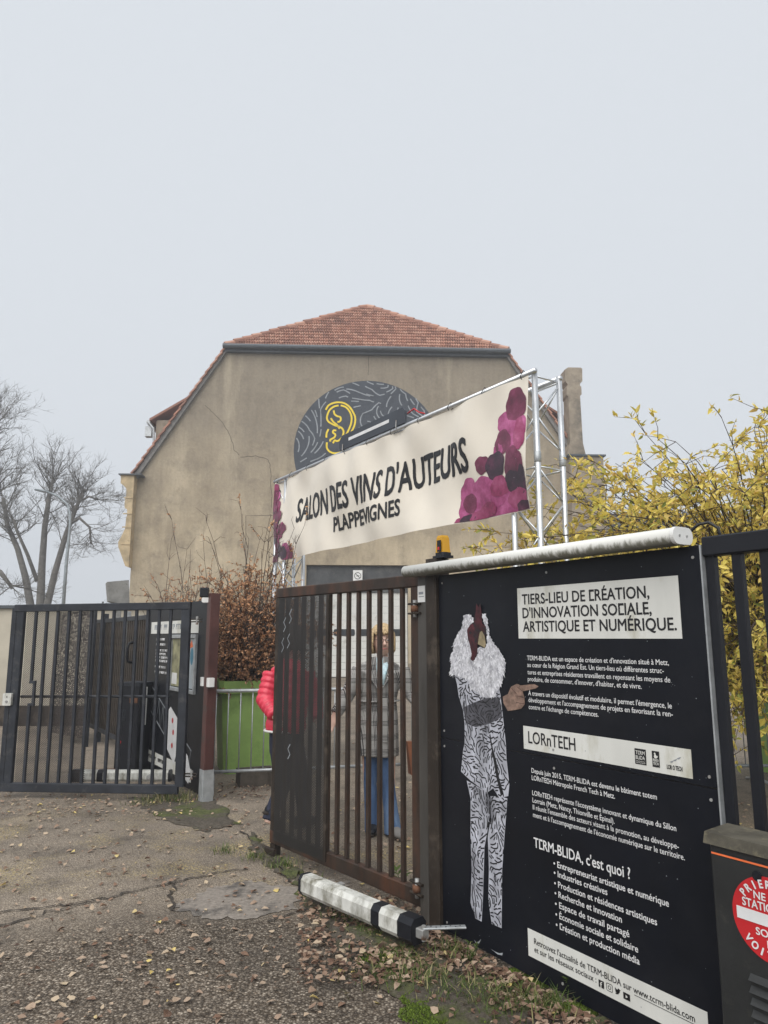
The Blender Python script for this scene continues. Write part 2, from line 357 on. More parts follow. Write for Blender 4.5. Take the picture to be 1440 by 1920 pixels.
# ------------------------------------------------------------------ lettering and print helpers
_tc = {}
def glyphs(txt, bold=0.0):
    k = (txt, bold)
    if k not in _tc:
        c = bpy.data.curves.new('t', 'FONT'); c.body = txt; c.size = 1.0; c.offset = bold; c.resolution_u = 3
        o = bpy.data.objects.new('t', c); COL.objects.link(o)
        dg = bpy.context.evaluated_depsgraph_get(); dg.update()
        me = bpy.data.meshes.new_from_object(o.evaluated_get(dg))
        vs = [(p.co.x, p.co.y) for p in me.vertices]; fs = [tuple(p.vertices) for p in me.polygons]
        bpy.data.meshes.remove(me); bpy.data.objects.remove(o); bpy.data.curves.remove(c)
        _tc[k] = (vs, fs)
    return _tc[k]
CAP = max(y for x, y in glyphs('H')[0])
def ink(txt, bold=0.0):
    xs = [x for x, y in glyphs(txt, bold)[0]]; return min(xs), max(xs)
def lettering(txt, x0, x1, z, h, y, bold=0.0, rise=0.0, warp=None, wobble=0.0):
    """text from x0 to x1 with its baseline at z, capitals h tall, in the plane y; § is a C drawn as an open square"""
    raw = txt.replace('§', 'L'); vs, fs = glyphs(raw); vs = list(vs); fs = list(fs); fat = bold; bold = 0.0
    st = .11
    for i, ch in enumerate(txt):
        if ch == '§':
            xe = ink(raw[:i+1], bold)[1]; lw = ink('L', bold); wl_ = lw[1]-lw[0]
            o = len(vs); vs += [(xe-wl_, CAP-st), (xe, CAP-st), (xe, CAP), (xe-wl_, CAP)]; fs.append((o,o+1,o+2,o+3))
    a = min(x for x, _ in vs); b_ = max(x for x, _ in vs); k = (x1-x0)/(b_-a); kz = h/CAP
    mb = MB(); out = []
    if warp:                                       # finer faces so that the print can follow the folds of the cloth
        bm = bmesh.new(); bv = [bm.verts.new((x, yy, 0)) for x, yy in vs]
        for q in fs:
            try: bm.faces.new([bv[i] for i in q])
            except ValueError: pass
        bmesh.ops.triangulate(bm, faces=bm.faces)
        for _ in range(3):
            le_ = [e_ for e_ in bm.edges if e_.calc_length() > .12]
            if le_: bmesh.ops.subdivide_edges(bm, edges=le_, cuts=1); bmesh.ops.triangulate(bm, faces=bm.faces)
        bm.verts.index_update(); vs = [(v_.co.x, v_.co.y) for v_ in bm.verts]; fs = [tuple(v_.index for v_ in f_.verts) for f_ in bm.faces]; bm.free()
    for x, yy in vs:
        X = x0+(x-a)*k; Z = z+yy*kz+rise*(x-a)/(b_-a)
        if wobble: Z += wobble*math.sin(X*23+1)*h; X += wobble*h*math.sin(Z*31)
        out.append((X, y + (warp(X, Z) if warp else 0), Z))
    mb.add(out, fs)
    if fat:                                        # heavier weight: the same outlines laid over each other, a hair apart
        for i, (ax, az) in enumerate(((1,0),(-1,0),(0,1),(0,-1),(.7,.7),(-.7,.7),(.7,-.7),(-.7,-.7))):
            mb.add([(x+ax*fat*kz, y_-.00005*(i+1), z_+az*fat*kz) for x, y_, z_ in out], fs)
    return mb
def flat(poly, y, warp=None):
    return MB().add([(x, y + (warp(x, z) if warp else 0), z) for x, z in poly], [tuple(range(len(poly)))])
def inside(p, poly):
    c = False; j = len(poly)-1
    for i in range(len(poly)):
        (xi, zi), (xj, zj) = poly[i], poly[j]
        if (zi > p[1]) != (zj > p[1]) and p[0] < (xj-xi)*(p[1]-zi)/(zj-zi)+xi: c = not c
        j = i
    return c
def ribbon(mb, pts, w, y, closed=False, warp=None):
    pts = [Vector(p) for p in pts]; n = len(pts); vs = []; fs = []
    for i, p in enumerate(pts):
        d = pts[min(i+1,n-1)] - pts[max(i-1,0)]
        d = d.normalized() if d.length > 1e-9 else Vector((1,0))
        q = Vector((-d.y, d.x)) * w * .5
        for k in (p+q, p-q): vs.append((k.x, y + (warp(k.x,k.y) if warp else 0), k.y))
    for i in range(n-1): fs.append((2*i, 2*i+1, 2*i+3, 2*i+2))
    return mb.add(vs, fs)
def squiggles(poly, step, w, y, seg, rng, avoid=None, ylim=None):
    """short wandering strokes that fill a polygon without touching each other, like the suit and the mural"""
    xs = [p[0] for p in poly]; zs = [p[1] for p in poly]
    mb = MB(); taken = set(); cell = step
    ok = lambda p: inside(p, poly) and not (avoid and inside(p, avoid))
    tries = int((max(xs)-min(xs))*(max(zs)-min(zs))/(step*step)*14)
    for _ in range(tries):
        p = Vector((rng.uniform(min(xs),max(xs)), rng.uniform(min(zs),max(zs))))
        k0 = (round(p.x/cell), round(p.y/cell))
        if k0 in taken: continue
        path = []; mine = set(); m_ = rng.randint(seg[0], seg[1]); kink = 0.0
        for i in range(m_):
            key = (round(p.x/cell), round(p.y/cell))
            if not ok(p) or (key in taken and key not in mine): break
            path.append(p.copy()); mine.add(key)
            if i % 4 == 3: kink = rng.choice((-1.0,-.5,0,0,0,.5,1.0))
            a = 1.5+1.1*math.sin(p.x*seg[2]+1.3*math.sin(p.y*seg[2]*.7))+.9*math.sin(p.y*seg[2]*1.1)+kink
            p = p + Vector((math.cos(a), math.sin(a)))*step*.5
        if len(path) >= 4: ribbon(mb, path, w, y); taken |= mine
    return mb
def arc(cx, cz, r, a0, a1, n=24, rz=None):
    return [(cx+r*math.cos(R(a0+(a1-a0)*i/n)), cz+(rz or r)*math.sin(R(a0+(a1-a0)*i/n))) for i in range(n+1)]

# ------------------------------------------------------------------ ground
def sheet(name, x0, x1, y0, y1, m, z=0.0):
    o = MB().add([(x0,y0,z),(x1,y0,z),(x1,y1,z),(x0,y1,z)], [(0,1,2,3)]).build(name, m); o['kind'] = 'structure'; return o
sheet('ground', -400, 400, -60, 900, M['asphalt'])
def blob_sheet(name, pts, z, m, amp=.06, seed=1, height=0.0, cell=.035):
    rng = random.Random(seed); out = []; n = len(pts)
    for i in range(n):
        a, b_ = Vector(pts[i]), Vector(pts[(i+1)%n]); q = (b_-a).normalized(); q = Vector((-q.y, q.x))
        for k in range(10): out.append(tuple(a.lerp(b_, k/10) + q*rng.uniform(-amp, amp)))
    bm = bmesh.new(); vs = [bm.verts.new((x,y,z)) for x,y in out]
    bm.faces.new(vs); bmesh.ops.triangulate(bm, faces=bm.faces)
    if height:
        x0, x1, y0, y1 = min(p[0] for p in out), max(p[0] for p in out), min(p[1] for p in out), max(p[1] for p in out)
        for ax, lo, hi in ((0,x0,x1),(1,y0,y1)):
            for k in range(1, int((hi-lo)/cell)):
                co = [0,0,0]; no = [0,0,0]; co[ax] = lo+k*cell; no[ax] = 1
                bmesh.ops.bisect_plane(bm, geom=bm.verts[:]+bm.edges[:]+bm.faces[:], plane_co=co, plane_no=no)
        for v_ in bm.verts:
            if not v_.is_boundary:
                x, y = v_.co.x, v_.co.y
                v_.co.z = z + height*(.5+.25*math.sin(x*9+2*math.sin(y*5))+.25*math.sin(y*13+x*4)) + rng.uniform(0,height*.35)
    bmesh.ops.recalc_face_normals(bm, faces=bm.faces)
    me = bpy.data.meshes.new(name); bm.to_mesh(me); bm.free()
    if sum(p.normal.z for p in me.polygons) < 0: me.flip_normals()
    o = link(name, me, m, None, True); o['kind'] = 'structure'; return o
g2 = lambda u, v: tuple(G(u, v)[:2])
blob_sheet('asphalt_patch', [g2(320,1700), g2(390,1668), g2(470,1652), g2(560,1668), g2(556,1704), g2(470,1722), g2(380,1722)], .004, M['patch'], .03, 3)
blob_sheet('asphalt_patch', [g2(565,1668), g2(600,1645), g2(655,1655), g2(640,1690), g2(590,1695)], .004, M['patch'], .03, 5)
GRD = bpy.data.objects['ground']; rng = random.Random(17)
crk = pm('crack_dirt', (.045,.037,.03), .95, bmp=0)
for ln in ([(0,1738),(90,1713),(180,1690),(260,1672),(330,1655),(410,1638),(470,1628)], [(330,1655),(318,1685),(330,1712)], [(0,1712),(120,1700),(210,1683)], [(452,1560),(486,1592),(520,1630),(548,1660)], [(600,1700),(560,1712),(500,1730)]):
    pts = []
    for i in range(len(ln)-1):
        a, b_ = G(*ln[i]), G(*ln[i+1])
        for k in range(8): q = a.lerp(b_, k/8); pts.append(Vector((q.x+rng.gauss(0,.010), q.y+rng.gauss(0,.012))))
    vs = []; fs = []
    for i, p in enumerate(pts):
        d = pts[min(i+1,len(pts)-1)]-pts[max(i-1,0)]; d.normalize(); w_ = rng.uniform(.003,.011)
        vs += [(p.x-d.y*w_, p.y+d.x*w_, .0085), (p.x+d.y*w_, p.y-d.x*w_, .0085)]
    for i in range(len(pts)-1): fs.append((2*i,2*i+1,2*i+3,2*i+2))
    fix_normals(MB().add(vs, fs).build('asphalt_crack', crk, GRD))
# mossy verge in front of the printed panel and under the gate leaf; a second one at the far gate post
blob_sheet('verge', [g2(545,1640), g2(640,1668), g2(800,1745), (.62,3.55), (1.05,2.95), (1.75,1.75), (1.2,1.6), (.55,2.5), (.16,3.25), g2(690,1840), g2(600,1745)], .006, M['verge'], .05, 8, .03)
blob_sheet('verge', [g2(470,1560), g2(500,1590), g2(570,1640), g2(540,1652), g2(470,1600)], .005, M['verge'], .03, 9, .012)
blob_sheet('verge', [g2(235,1496), g2(330,1500), g2(400,1500), g2(450,1545), g2(380,1562), g2(290,1530)], .005, M['verge'], .04, 10, .012)

# ------------------------------------------------------------------ the hall
BLD = thing('hall_building', 'large sand-coloured rendered hall with a half-hipped red tiled roof', 'building', (-.69, 28.7, 0), R(2.7))
HW = 9.4                                                              # half width of the gable
GZ, GX = 13.62, 5.92                                                  # gutter height, half length
EZ = 7.8                                                              # eaves height
wall_poly = [(-HW,0),(HW,0),(HW,EZ),(GX,GZ),(-GX,GZ),(-HW,EZ)]
# front wall with a door opening from x -2.44 to 1.66, 4.45 high
DX0, DX1, DZ = -2.44, 1.66, 4.45
def wallpiece(poly): return fix_normals(MB().prism(poly, 0, .45).build('wall', M['plaster'], BLD))
w = MB()
w.prism([(-HW,0),(DX0,0),(DX0,DZ),(-HW,DZ)], 0, .45)
w.prism([(DX1,0),(HW,0),(HW,DZ),(DX1,DZ)], 0, .45)
w.prism([(-HW,DZ),(HW,DZ),(HW,EZ),(GX,GZ),(-GX,GZ),(-HW,EZ)], 0, .45)
fix_normals(w.build('wall', M['plaster'], BLD))
MB().box(-HW,-HW+.4,.46,26,0,EZ).build('side_wall', M['plaster'], BLD); MB().box(HW-.4,HW,.46,26,0,EZ).build('side_wall', M['plaster'], BLD)
# roof bodies: steep lower slopes, shallow upper slopes, half hip above the gutter
AY, AZ = 2.6, 16.85                                                   # ridge end set back, ridge height
roof = MB()
roof.add([(-HW-.25,-.12,EZ-.1),(-GX,-.12,GZ),(-GX,27,GZ),(-HW-.25,27,EZ-.1)], [(0,1,2,3)])
roof.add([(HW+.25,-.12,EZ-.1),(GX,-.12,GZ),(GX,27,GZ),(HW+.25,27,EZ-.1)], [(3,2,1,0)])
roof.add([(-GX,-.15,GZ),(0,AY,AZ),(0,27,AZ),(-GX,27,GZ)], [(0,1,2,3)])
roof.add([(GX,-.15,GZ),(0,AY,AZ),(0,27,AZ),(GX,27,GZ)], [(3,2,1,0)])
roof.add([(-GX,-.15,GZ),(GX,-.15,GZ),(0,AY,AZ)], [(0,1,2)])
RF = roof.build('roof', M['rooftile'], BLD)
# pantiles of the half hip: each row laps over the one below, two rolls to a tile; too fine to pick apart singly
rt = MB(); rng = random.Random(4)
rows = 15; nrm = Vector((0,-(AZ-GZ),AY+.15)).normalized()
for r_ in range(rows):
    k0, k1 = r_/rows, (r_+1.12)/rows
    half = GX*(1-k0)-.05; n_ = max(1, int(2*half/.21)); tw = 2*half/n_
    for c_ in range(n_):
        x0 = -half+c_*tw; t_ = rng.random(); lift = rng.uniform(0,.012)
        pr = [(0,.028),(.14,.072),(.28,.078),(.42,.03),(.5,.02),(.64,.066),(.78,.072),(.93,.03)]
        vs = []
        for kk, hh in ((k0,.062+lift),(min(k1,1),.0)):
            for fx, fh in pr:
                p = Vector((x0+fx*tw, -.15+(AY+.15)*kk, GZ+(AZ-GZ)*kk)) + nrm*(fh+hh)
                vs.append(p)
        e_ = len(pr)
        vs += [v_ - nrm*.05 for v_ in vs[:e_]]
        rt.add(vs, [(i,i+1,e_+i+1,e_+i) for i in range(e_-1)]+[(2*e_+i,2*e_+i+1,i+1,i) for i in range(e_-1)], t_)
o = rt.build('roof_tiles', M['rooftile'], RF); o['kind'] = 'stuff'
# hip tiles along both hips, verge tiles down both steep slopes
def chain(name, a, b_, n_, r_, parent, seed, over=1.15):
    rng = random.Random(seed); a, b_ = Vector(a), Vector(b_)
    for i in range(n_):
        p, q = a.lerp(b_, i/n_), a.lerp(b_, min((i+over)/n_, 1.0))
        m = MB(); m.t = []
        jit = Vector((0,0,rng.uniform(0,.03)))
        m.loft([p+jit+Vector((0,0,.03)), q+jit], [r_*1.12, r_*.9], 8, tint=rng.random()); m.t[-1] = m.t[0]+.01
        m.build(name, M['rooftile'], parent)
chain('hip_tile', (-GX-.1,-.2,GZ+.04), (0,AY,AZ+.06), 17, .12, RF, 1)
chain('hip_tile', (GX+.1,-.2,GZ+.04), (0,AY,AZ+.06), 17, .12, RF, 2)
for sgn in (-1,1):
    for i in range(19):
        k = i/19; k2 = (i+1.1)/19
        a = Vector((sgn*(HW+.3+(GX-HW-.3)*k), 0, EZ-.05+(GZ-EZ+.05)*k)); b_ = Vector((sgn*(HW+.3+(GX-HW-.3)*k2), 0, EZ-.05+(GZ-EZ+.05)*k2))
        nn = Vector((sgn*(GZ-EZ), 0, HW-GX)).normalized()
        m = MB(); A = a+nn*.09; B = b_+nn*.035
        vs = [A+Vector((0,-.30,0)), B+Vector((0,-.30,0)), B+Vector((0,.1,0)), A+Vector((0,.1,0))]
        vs += [p-nn*.06 for p in vs]
        m.add(vs, [(0,1,2,3),(7,6,5,4),(0,4,5,1),(1,5,6,2),(2,6,7,3),(3,7,4,0)], random.random()); m.t[-1] += .01
        fix_normals(m.build('verge_tile', M['rooftile'], RF))
    m = MB()                                                          # board below the verge tiles
    m.prism([(sgn*(HW+.02),EZ),(sgn*(HW+.22),EZ),(sgn*(GX+.12),GZ),(sgn*(GX-.10),GZ)], -.17, -.003)
    fix_normals(m.build('verge_board', M['fascia'], RF))
    # dormer standing on the steep slope a little way back
    dm = thing('dormer', None, None, (sgn*.12,-.6,.5)); dm.parent = RF
    m = MB(); m.box(sgn*8.5-.5, sgn*8.5+.5, 2.0, 4.2, 8.6, 10.35); m.build('dormer_wall', M['pier'], dm)
    m = MB(); m.add([(sgn*9.25,1.8,10.25),(sgn*9.25,4.4,10.25),(sgn*7.0,4.4,11.7),(sgn*7.0,1.8,11.7)]+[(sgn*9.25,1.8,10.36),(sgn*9.25,4.4,10.36),(sgn*7.0,4.4,11.81),(sgn*7.0,1.8,11.81)], [(0,3,2,1),(4,5,6,7),(0,1,5,4),(1,2,6,5),(2,3,7,6),(3,0,4,7)])
    fix_normals(m.build('dormer_roof', M['rooftile'], dm))
    m = MB(); m.loft([(sgn*9.3,1.8,10.2),(sgn*9.3,4.4,10.2)], .09, 8); m.loft([(sgn*9.3,1.8,10.2),(sgn*9.05,1.8,9.9),(sgn*9.0,1.8,9.2)], .05, 8)
    m.box(sgn*9.3-.14, sgn*9.3+.14, 1.9, 2.2, 9.6, 10.05); m.build('dormer_gutter', M['galv'], dm)
g = MB(); g.loft([(-GX-.16,-.30,GZ-.02),(GX+.16,-.30,GZ-.02)], .11, 10); g.box(-GX-.16,GX+.16,-.2,-.003,GZ-.22,GZ+.03)
g.build('gutter', M['zinc'], BLD)
# left corbel: moulded stone bracket under the eaves
def corbel(x, sgn):
    prof = [(0,5.05),(.25,5.1),(.55,5.5),(.82,5.85),(.85,6.05),(.6,6.35),(.42,6.6),(.40,7.0),(.34,7.15),(.36,7.35),(.55,7.42),(.58,7.6),(.55,7.75),(.5,7.82),(.52,8.2),(.72,8.32),(.95,8.42),(.97,8.75),(0,8.75)]
    c = thing('corbel', None, None, (x, 0, -.78)); c.parent = BLD
    pts = [(sgn*a*.55, z) for a, z in prof]
    fix_normals(MB().prism(pts, -.45, .55).build('bracket', M['sandstone'], c))
    MB().box(min(sgn*.60,-sgn*.30), max(sgn*.60,-sgn*.30), -.55, .6, 8.753, 8.80).build('capping', M['zinc'], c)
    m = MB()
    for z in (5.95, 6.62, 7.16, 7.80): MB().box(min(0,sgn*.34), max(0,sgn*.34), -.475, -.4503, z, z+.05).build('moulding', M['sandstone'], c)
corbel(-HW+.05, -1)
# right corner: tall rendered pier with a stone pinnacle on it
p = thing('corner_pier', None, None); p.parent = BLD
fix_normals(MB().prism([(8.25,0),(9.75,0),(9.68,8.9),(8.3,8.9)], -.75, -.003).build('pier_shaft', M['pier'], p))
MB().box(8.2,9.78,-.82,.1,8.903,8.97).build('capping', M['zinc'], p)
fix_normals(MB().prism([(8.22,8.98),(9.02,8.98),(8.92,9.5),(8.90,11.55),(8.97,11.62),(8.97,11.95),(8.92,12.0),(8.92,12.1),(9.03,12.2),(9.05,12.75),(8.98,12.8),(8.45,12.8),(8.3,12.7),(8.3,12.2),(8.4,12.05),(8.34,11.9),(8.34,11.6),(8.4,11.5),(8.38,9.5)], -.6, .1).build('pinnacle', M['pier'], p))
# garage door: recess, dark shutter on top, white sectional panels, row of small windows
GD = thing('garage_door', None, None, ((DX0+DX1)/2, .12, 0)); GD.parent = BLD
hw = (DX1-DX0)/2
MB().box(-hw,hw,.1,.16,3.36,DZ-.01).box(-hw,hw,-.03,.1,3.345,3.42).build('shutter_box', M['doordark'], GD)
for i in range(12):
    MB().cbox(-hw+.02,hw-.02,.02,.08,.03+i*.277,.03+i*.277+.270,.012,0).build('door_panel', M['doorwhite'], GD)
for i in range(4):
    cx = -hw+.55+i*1.0
    wdw = thing('door_window', None, None, (cx,0,1.76)); wdw.parent = GD
    pr = []
    for (sx, sz) in ((1,1),(-1,1),(-1,-1),(1,-1)):
        for k in range(5):
            a = R({(1,1):0,(-1,1):90,(-1,-1):180,(1,-1):270}[(sx,sz)]+k*22.5); pr.append((sx*.35+.07*math.cos(a), sz*.065+.07*math.sin(a)))
    fix_normals(MB().prism(pr, .005, .019).build('window_pane', M['glassdark'], wdw))
ns = thing('no_smoking_notice', None, None, (.02, .05, 0)); ns.parent = GD
MB().box(-.19,.19,-.1,-.085,3.62,4.25).build('notice_plate', M['white'], ns)
m = MB(); ribbon(m, arc(0,4.02,.13,0,360), .025, -.1025); ribbon(m, [(-.09,4.11),(.09,3.93)], .025, -.1025); m.box(-.05,.06,-.103,-.1025,4.0,4.035); m.build('no_smoking_symbol', M['ink'], ns)
lettering('DEFENSE', -.13,.13,3.76,.055,-.1025,.01).build('notice_lettering', M['ink'], ns)
lettering('DE FUMER', -.13,.13,3.68,.05,-.1025,.01).build('notice_lettering', M['ink'], ns)
# plinth, cracks and the groove of a walled-up opening
MB().box(-HW,DX0-.02,-.06,-.003,0,.55).build('plinth', M['pier'], BLD)
MB().box(DX1+.02,8.2,-.06,-.003,0,.55).build('plinth', M['pier'], BLD)
def px_wall(u, v):                                                      # point of the facade seen at a place in the photo
    d = ray(u, v); c_, s_ = math.cos(R(2.7)), math.sin(R(2.7))
    nx, ny = -s_, c_; t = (-.69*nx+28.7*ny)/(d.x*nx+d.y*ny)
    x, y = d.x*t+.69, d.y*t-28.7
    return (x*c_+y*s_, EYE+d.z*t)
m = MB()
for line in ([(385,760),(400,775),(420,795),(432,820),(440,845),(452,857)], [(452,857),(480,855),(503,862),(508,880),(509,930),(508,960)], [(692,660),(692,690),(691,708)]):
    pts = [px_wall(*q) for q in line]; out = []
    for i in range(len(pts)-1):
        for k in range(4):
            a, b_ = Vector(pts[i]), Vector(pts[i+1]); q = a.lerp(b_, k/4); out.append((q.x+random.uniform(-.03,.03), q.y+random.uniform(-.02,.02)))
    ribbon(m, out, .022, -.004)
ribbon(m, [px_wall(461,1085), px_wall(461,967), px_wall(520,966)], .025, -.004)
q_ = m.build('wall_crack', pm('crack_dark', (.10,.08,.06), .95, bmp=0), BLD); q_['kind'] = 'stuff'  # thin dark ribbons drawn for the wall cracks and the groove
# mural: slate disc with grey strokes and a yellow ear
MU = thing('mural', None, None, (0,-.006,0)); MU.parent = BLD; tag(MU, 'round slate mural with a yellow line-drawn ear')
c0 = px_wall(690, 846); rr = px_wall(690,714)[1]-c0[1]
disc = [(c0[0]+rr*math.cos(R(a)), c0[1]+rr*math.sin(R(a))) for a in range(0,360,5)]
flat(disc, 0).build('mural_disc', M['mural'], MU)
def ez(x, y): return px_wall(540+x*.20833, 700+y*.20833)
def spline(pts, k=6):
    out = []; P = [Vector(p) for p in pts]
    for i in range(len(P)-1):
        a, b_, c_, d = P[max(i-1,0)], P[i], P[i+1], P[min(i+2,len(P)-1)]
        for j in range(k):
            t = j/k; out.append(.5*((2*b_)+(c_-a)*t+(2*a-5*b_+4*c_-d)*t*t+(3*b_-a-3*c_+d)*t**3))
    return [tuple(p) for p in out+[P[-1]]]
ear = [[(340,330),(365,290),(410,268),(460,262),(510,272),(555,305),(585,350),(605,400),(600,460),(580,510),(550,560),(525,600),(515,630)],
       [(475,290),(520,305),(555,345),(572,395),(568,450),(550,500),(520,560),(500,590),(492,615)],
       [(455,290),(415,300),(380,325),(360,360),(350,400),(360,430),(385,450),(425,470),(460,480),(490,500),(500,530),(490,570),(465,600),(440,610),(420,605),(405,630)],
       [(412,335),(418,365),(440,385),(470,395),(475,420),(460,437),(445,435)], [(385,405),(410,440),(440,465),(465,500)],
       [(365,503),(348,540),(345,580)], [(435,515),(410,515),(405,535),(425,550),(420,575),(395,590),(380,600),(383,615)],
       [(350,622),(350,670),(375,705),(420,720),(475,712)]]
em = MB()
for ln in ear: ribbon(em, spline([ez(*q) for q in ln]), .075, -.012)
em.build('mural_ear', M['muralyellow'], MU)
hole = [ez(*q) for q in [(325,300),(420,235),(520,240),(610,330),(630,430),(600,540),(540,650),(470,740),(380,740),(320,660),(315,480)]]
squiggles(disc, .21, .05, -.008, (7,20,1.3), random.Random(12), avoid=hole).build('mural_strokes', M['muralgrey'], MU)

# ------------------------------------------------------------------ other far things
sh = thing('side_shed', 'low shed with a ribbed grey metal roof beyond the yellow shrub', 'shed', (12.5, 27, 0))
MB().box(-3.2,8,0,8,0,4.2).build('shed_wall', M['concrete'], sh)
for i in range(34):
    x = -3.4+i*.34
    fix_normals(MB().add([(x,-.4,4.1),(x+.16,-.4,4.1),(x+.16,8,7.6),(x,8,7.6),(x,-.4,4.25),(x+.16,-.4,4.25),(x+.16,8,7.75),(x,8,7.75)], [(0,1,2,3),(4,5,6,7),(0,1,5,4),(1,2,6,5),(2,3,7,6),(3,0,4,7)]).build('roof_rib', M['doordark'], sh))
MB().add([(-3.4,-.4,4.1),(8.2,-.4,4.1),(8.2,8,7.6),(-3.4,8,7.6)], [(0,1,2,3)]).build('roof_sheet', M['galv'], sh)

bw = thing('boundary_wall', 'beige rendered wall with dark base behind the far gate leaf', 'wall', (-8.2, 13.2, 0))
MB().box(-4.5,4.6,0,.3,.35,2.08).build('wall_face', M['beige'], bw)
MB().box(-4.5,4.6,-.05,.35,0,.348).build('wall_base', M['darkbrown'], bw)
MB().box(-4.6,4.7,-.06,.36,2.083,2.14).build('wall_coping', M['zinc'], bw)

# street lamp behind the trees' foot
sl = thing('street_lamp', 'tall grey street lamp with a curved arm among bare trees', 'street lamp', at(120,1130,36).xy.to_3d())
b0 = at(120,1130,36); pts = [at(u,v,36)-Vector((b0.x,b0.y,0)) for u,v in ((124,1060),(131,990),(132,965),(126,945),(108,930),(88,922))]
MB().loft([(0,0,0)]+pts, [.10,.085,.07,.06,.055,.05,.05], 8).build('pole', M['lamp_grey'], sl, True)
q = at(66,918,36)-Vector((b0.x,b0.y,0))
MB().loft([pts[-1], pts[-1].lerp(q,.3), q], [(.05,.05),(.16,.08),(.1,.05)], 8).build('lamp_head', M['lamp_grey'], sl, True)

# concrete-coloured box lamp on a post behind the far gate
q = at(222,1130,11.5)
cl = thing('box_lamp', 'grey box-shaped lamp head on a short post beside the hall corner', 'lamp', (q.x,q.y,0), R(25))
MB().cbox(-.05,.05,-.05,.05,0,2.05,.01).build('post', M['concrete'], cl)
fix_normals(MB().add([(-.16,-.16,2.12),(.16,-.16,2.05),(.16,.16,2.05),(-.16,.16,2.12),(-.2,-.2,2.42),(.12,-.2,2.46),(.12,.2,2.46),(-.2,.2,2.42)], [(0,3,2,1),(4,5,6,7),(0,1,5,4),(1,2,6,5),(2,3,7,6),(3,0,4,7)]).build('lamp_box', M['concrete'], cl))

# ------------------------------------------------------------------ bare trees
def bare_tree(name, label, base, trunks, seed, levels=6, ivy=False, group='bare trees beside the hall'):
    rng = random.Random(seed); t = thing(name, label, 'tree', base, 0, group)
    wood = MB(); twigs = MB(); leaves = MB()
    def grow(p, d, L, r_, lev):
        pts = [p]; rad = [r_]; q = p.copy(); dd = d.copy(); n_ = 5 if lev < 3 else 3
        for i in range(n_):
            dd = (dd + Vector((rng.gauss(0,.13), rng.gauss(0,.13), rng.gauss(.03,.08)))).normalized()
            q = q + dd*L/n_; pts.append(q.copy()); rad.append(r_*(1-.45*(i+1)/n_))
        (wood if lev < 3 else twigs).loft(pts, rad, 7 if lev < 2 else (5 if lev < 3 else 3), cap=False)
        if ivy and lev < 3:
            for _ in range(40):
                k = rng.randrange(len(pts)-1); c = pts[k].lerp(pts[k+1], rng.random())
                o_ = Vector((rng.gauss(0,1),rng.gauss(0,1),rng.gauss(0,1))).normalized()
                leaves.leaf(c+o_*(r_+rng.uniform(0,.28)), Vector((rng.gauss(0,1),rng.gauss(0,1),rng.gauss(0,1))), o_, .17, .14, rng.random())
        if lev >= levels: return
        nb = (3,4,4,5,5,5,4)[lev] if lev < 7 else 2
        for i in range(nb):
            k = rng.uniform(.35,1.0) if i else 1.0
            c = pts[min(int(k*n_), n_)]
            ax = Vector((rng.gauss(0,1), rng.gauss(0,1), rng.gauss(.15,.5))).normalized()
            nd = (dd*(1.0 if i else 1.6) + ax*rng.uniform(.55,1.0)).normalized()
            grow(c, nd, L*rng.uniform(.55,.8), max(rad[min(int(k*n_),n_)]*rng.uniform(.5,.72), .006), lev+1)
    for p, d, L, r_ in trunks: grow(Vector(p), Vector(d).normalized(), L, r_, 0)
    wood.build('trunk', M['treebark'], t, True); twigs.build('crown', M['treebark'], t)
    if ivy: leaves.build('ivy', M['ivy'], t)
    return t
def fan_tree(name, label, Y, base_uv, limbs, seed, group='bare trees beside the hall', dens=1.0):
    """thick straight limbs that end in fans of fine twigs, as on an old chestnut in winter; limbs given as seen, at distance Y"""
    rng = random.Random(seed); base = at(*base_uv, Y); base.z = 0; t = thing(name, label, 'tree', base, 0, group)
    wood, tw = MB(), MB()
    def twig(p, d, L_, r_, lev):
        q = p.copy(); pts = [q.copy()]; dd = d.copy()
        for i in range(3):
            dd = (dd+Vector((rng.gauss(0,.16),rng.gauss(0,.16),rng.gauss(.05,.10)))).normalized(); q = q+dd*L_/3; pts.append(q.copy())
        tw.loft(pts, [r_,r_*.8,r_*.6,r_*.35], 4 if lev == 0 else 3, cap=False)
        if lev < 3:
            for _ in range((4,4,3)[lev]):
                c_ = pts[rng.randint(1,3)]; nd = (dd*.9+Vector((rng.gauss(0,.55),rng.gauss(0,.55),rng.gauss(.12,.4)))).normalized()
                twig(c_, nd, L_*rng.uniform(.5,.75), max(r_*.5,.0065), lev+1)
    for path, r0, r1, n_t in limbs:
        pts = [at(u, v, Y)-base for u, v in path]; off = rng.uniform(-.8,.8)
        pts = [p+Vector((rng.gauss(0,.04), off*i/len(pts), rng.gauss(0,.04))) for i, p in enumerate(pts)]
        if path[0][1] > 1110: pts = [Vector((pts[0].x*.55,0,0))]+pts
        n_ = len(pts); wood.loft(pts, [r0+(r1-r0)*i/(n_-1) for i in range(n_)], 8, cap=True)
        for k in range(int(n_t*dens)):
            f = (.45+.55*rng.random()**.6)*(n_-1); i = min(int(f), n_-2); c_ = pts[i].lerp(pts[i+1], f-i); ax = (pts[i+1]-pts[i]).normalized()
            d = (ax*.75+Vector((rng.gauss(0,.7),rng.gauss(0,.7),rng.gauss(.25,.35)))).normalized()
            twig(c_, d, rng.uniform(.85,1.75)*(.7+.3*f/(n_-1)), r1*.45, 0)
    wood.build('trunk', M['treebark'], t, True); tw.build('crown', M['treebark'], t)
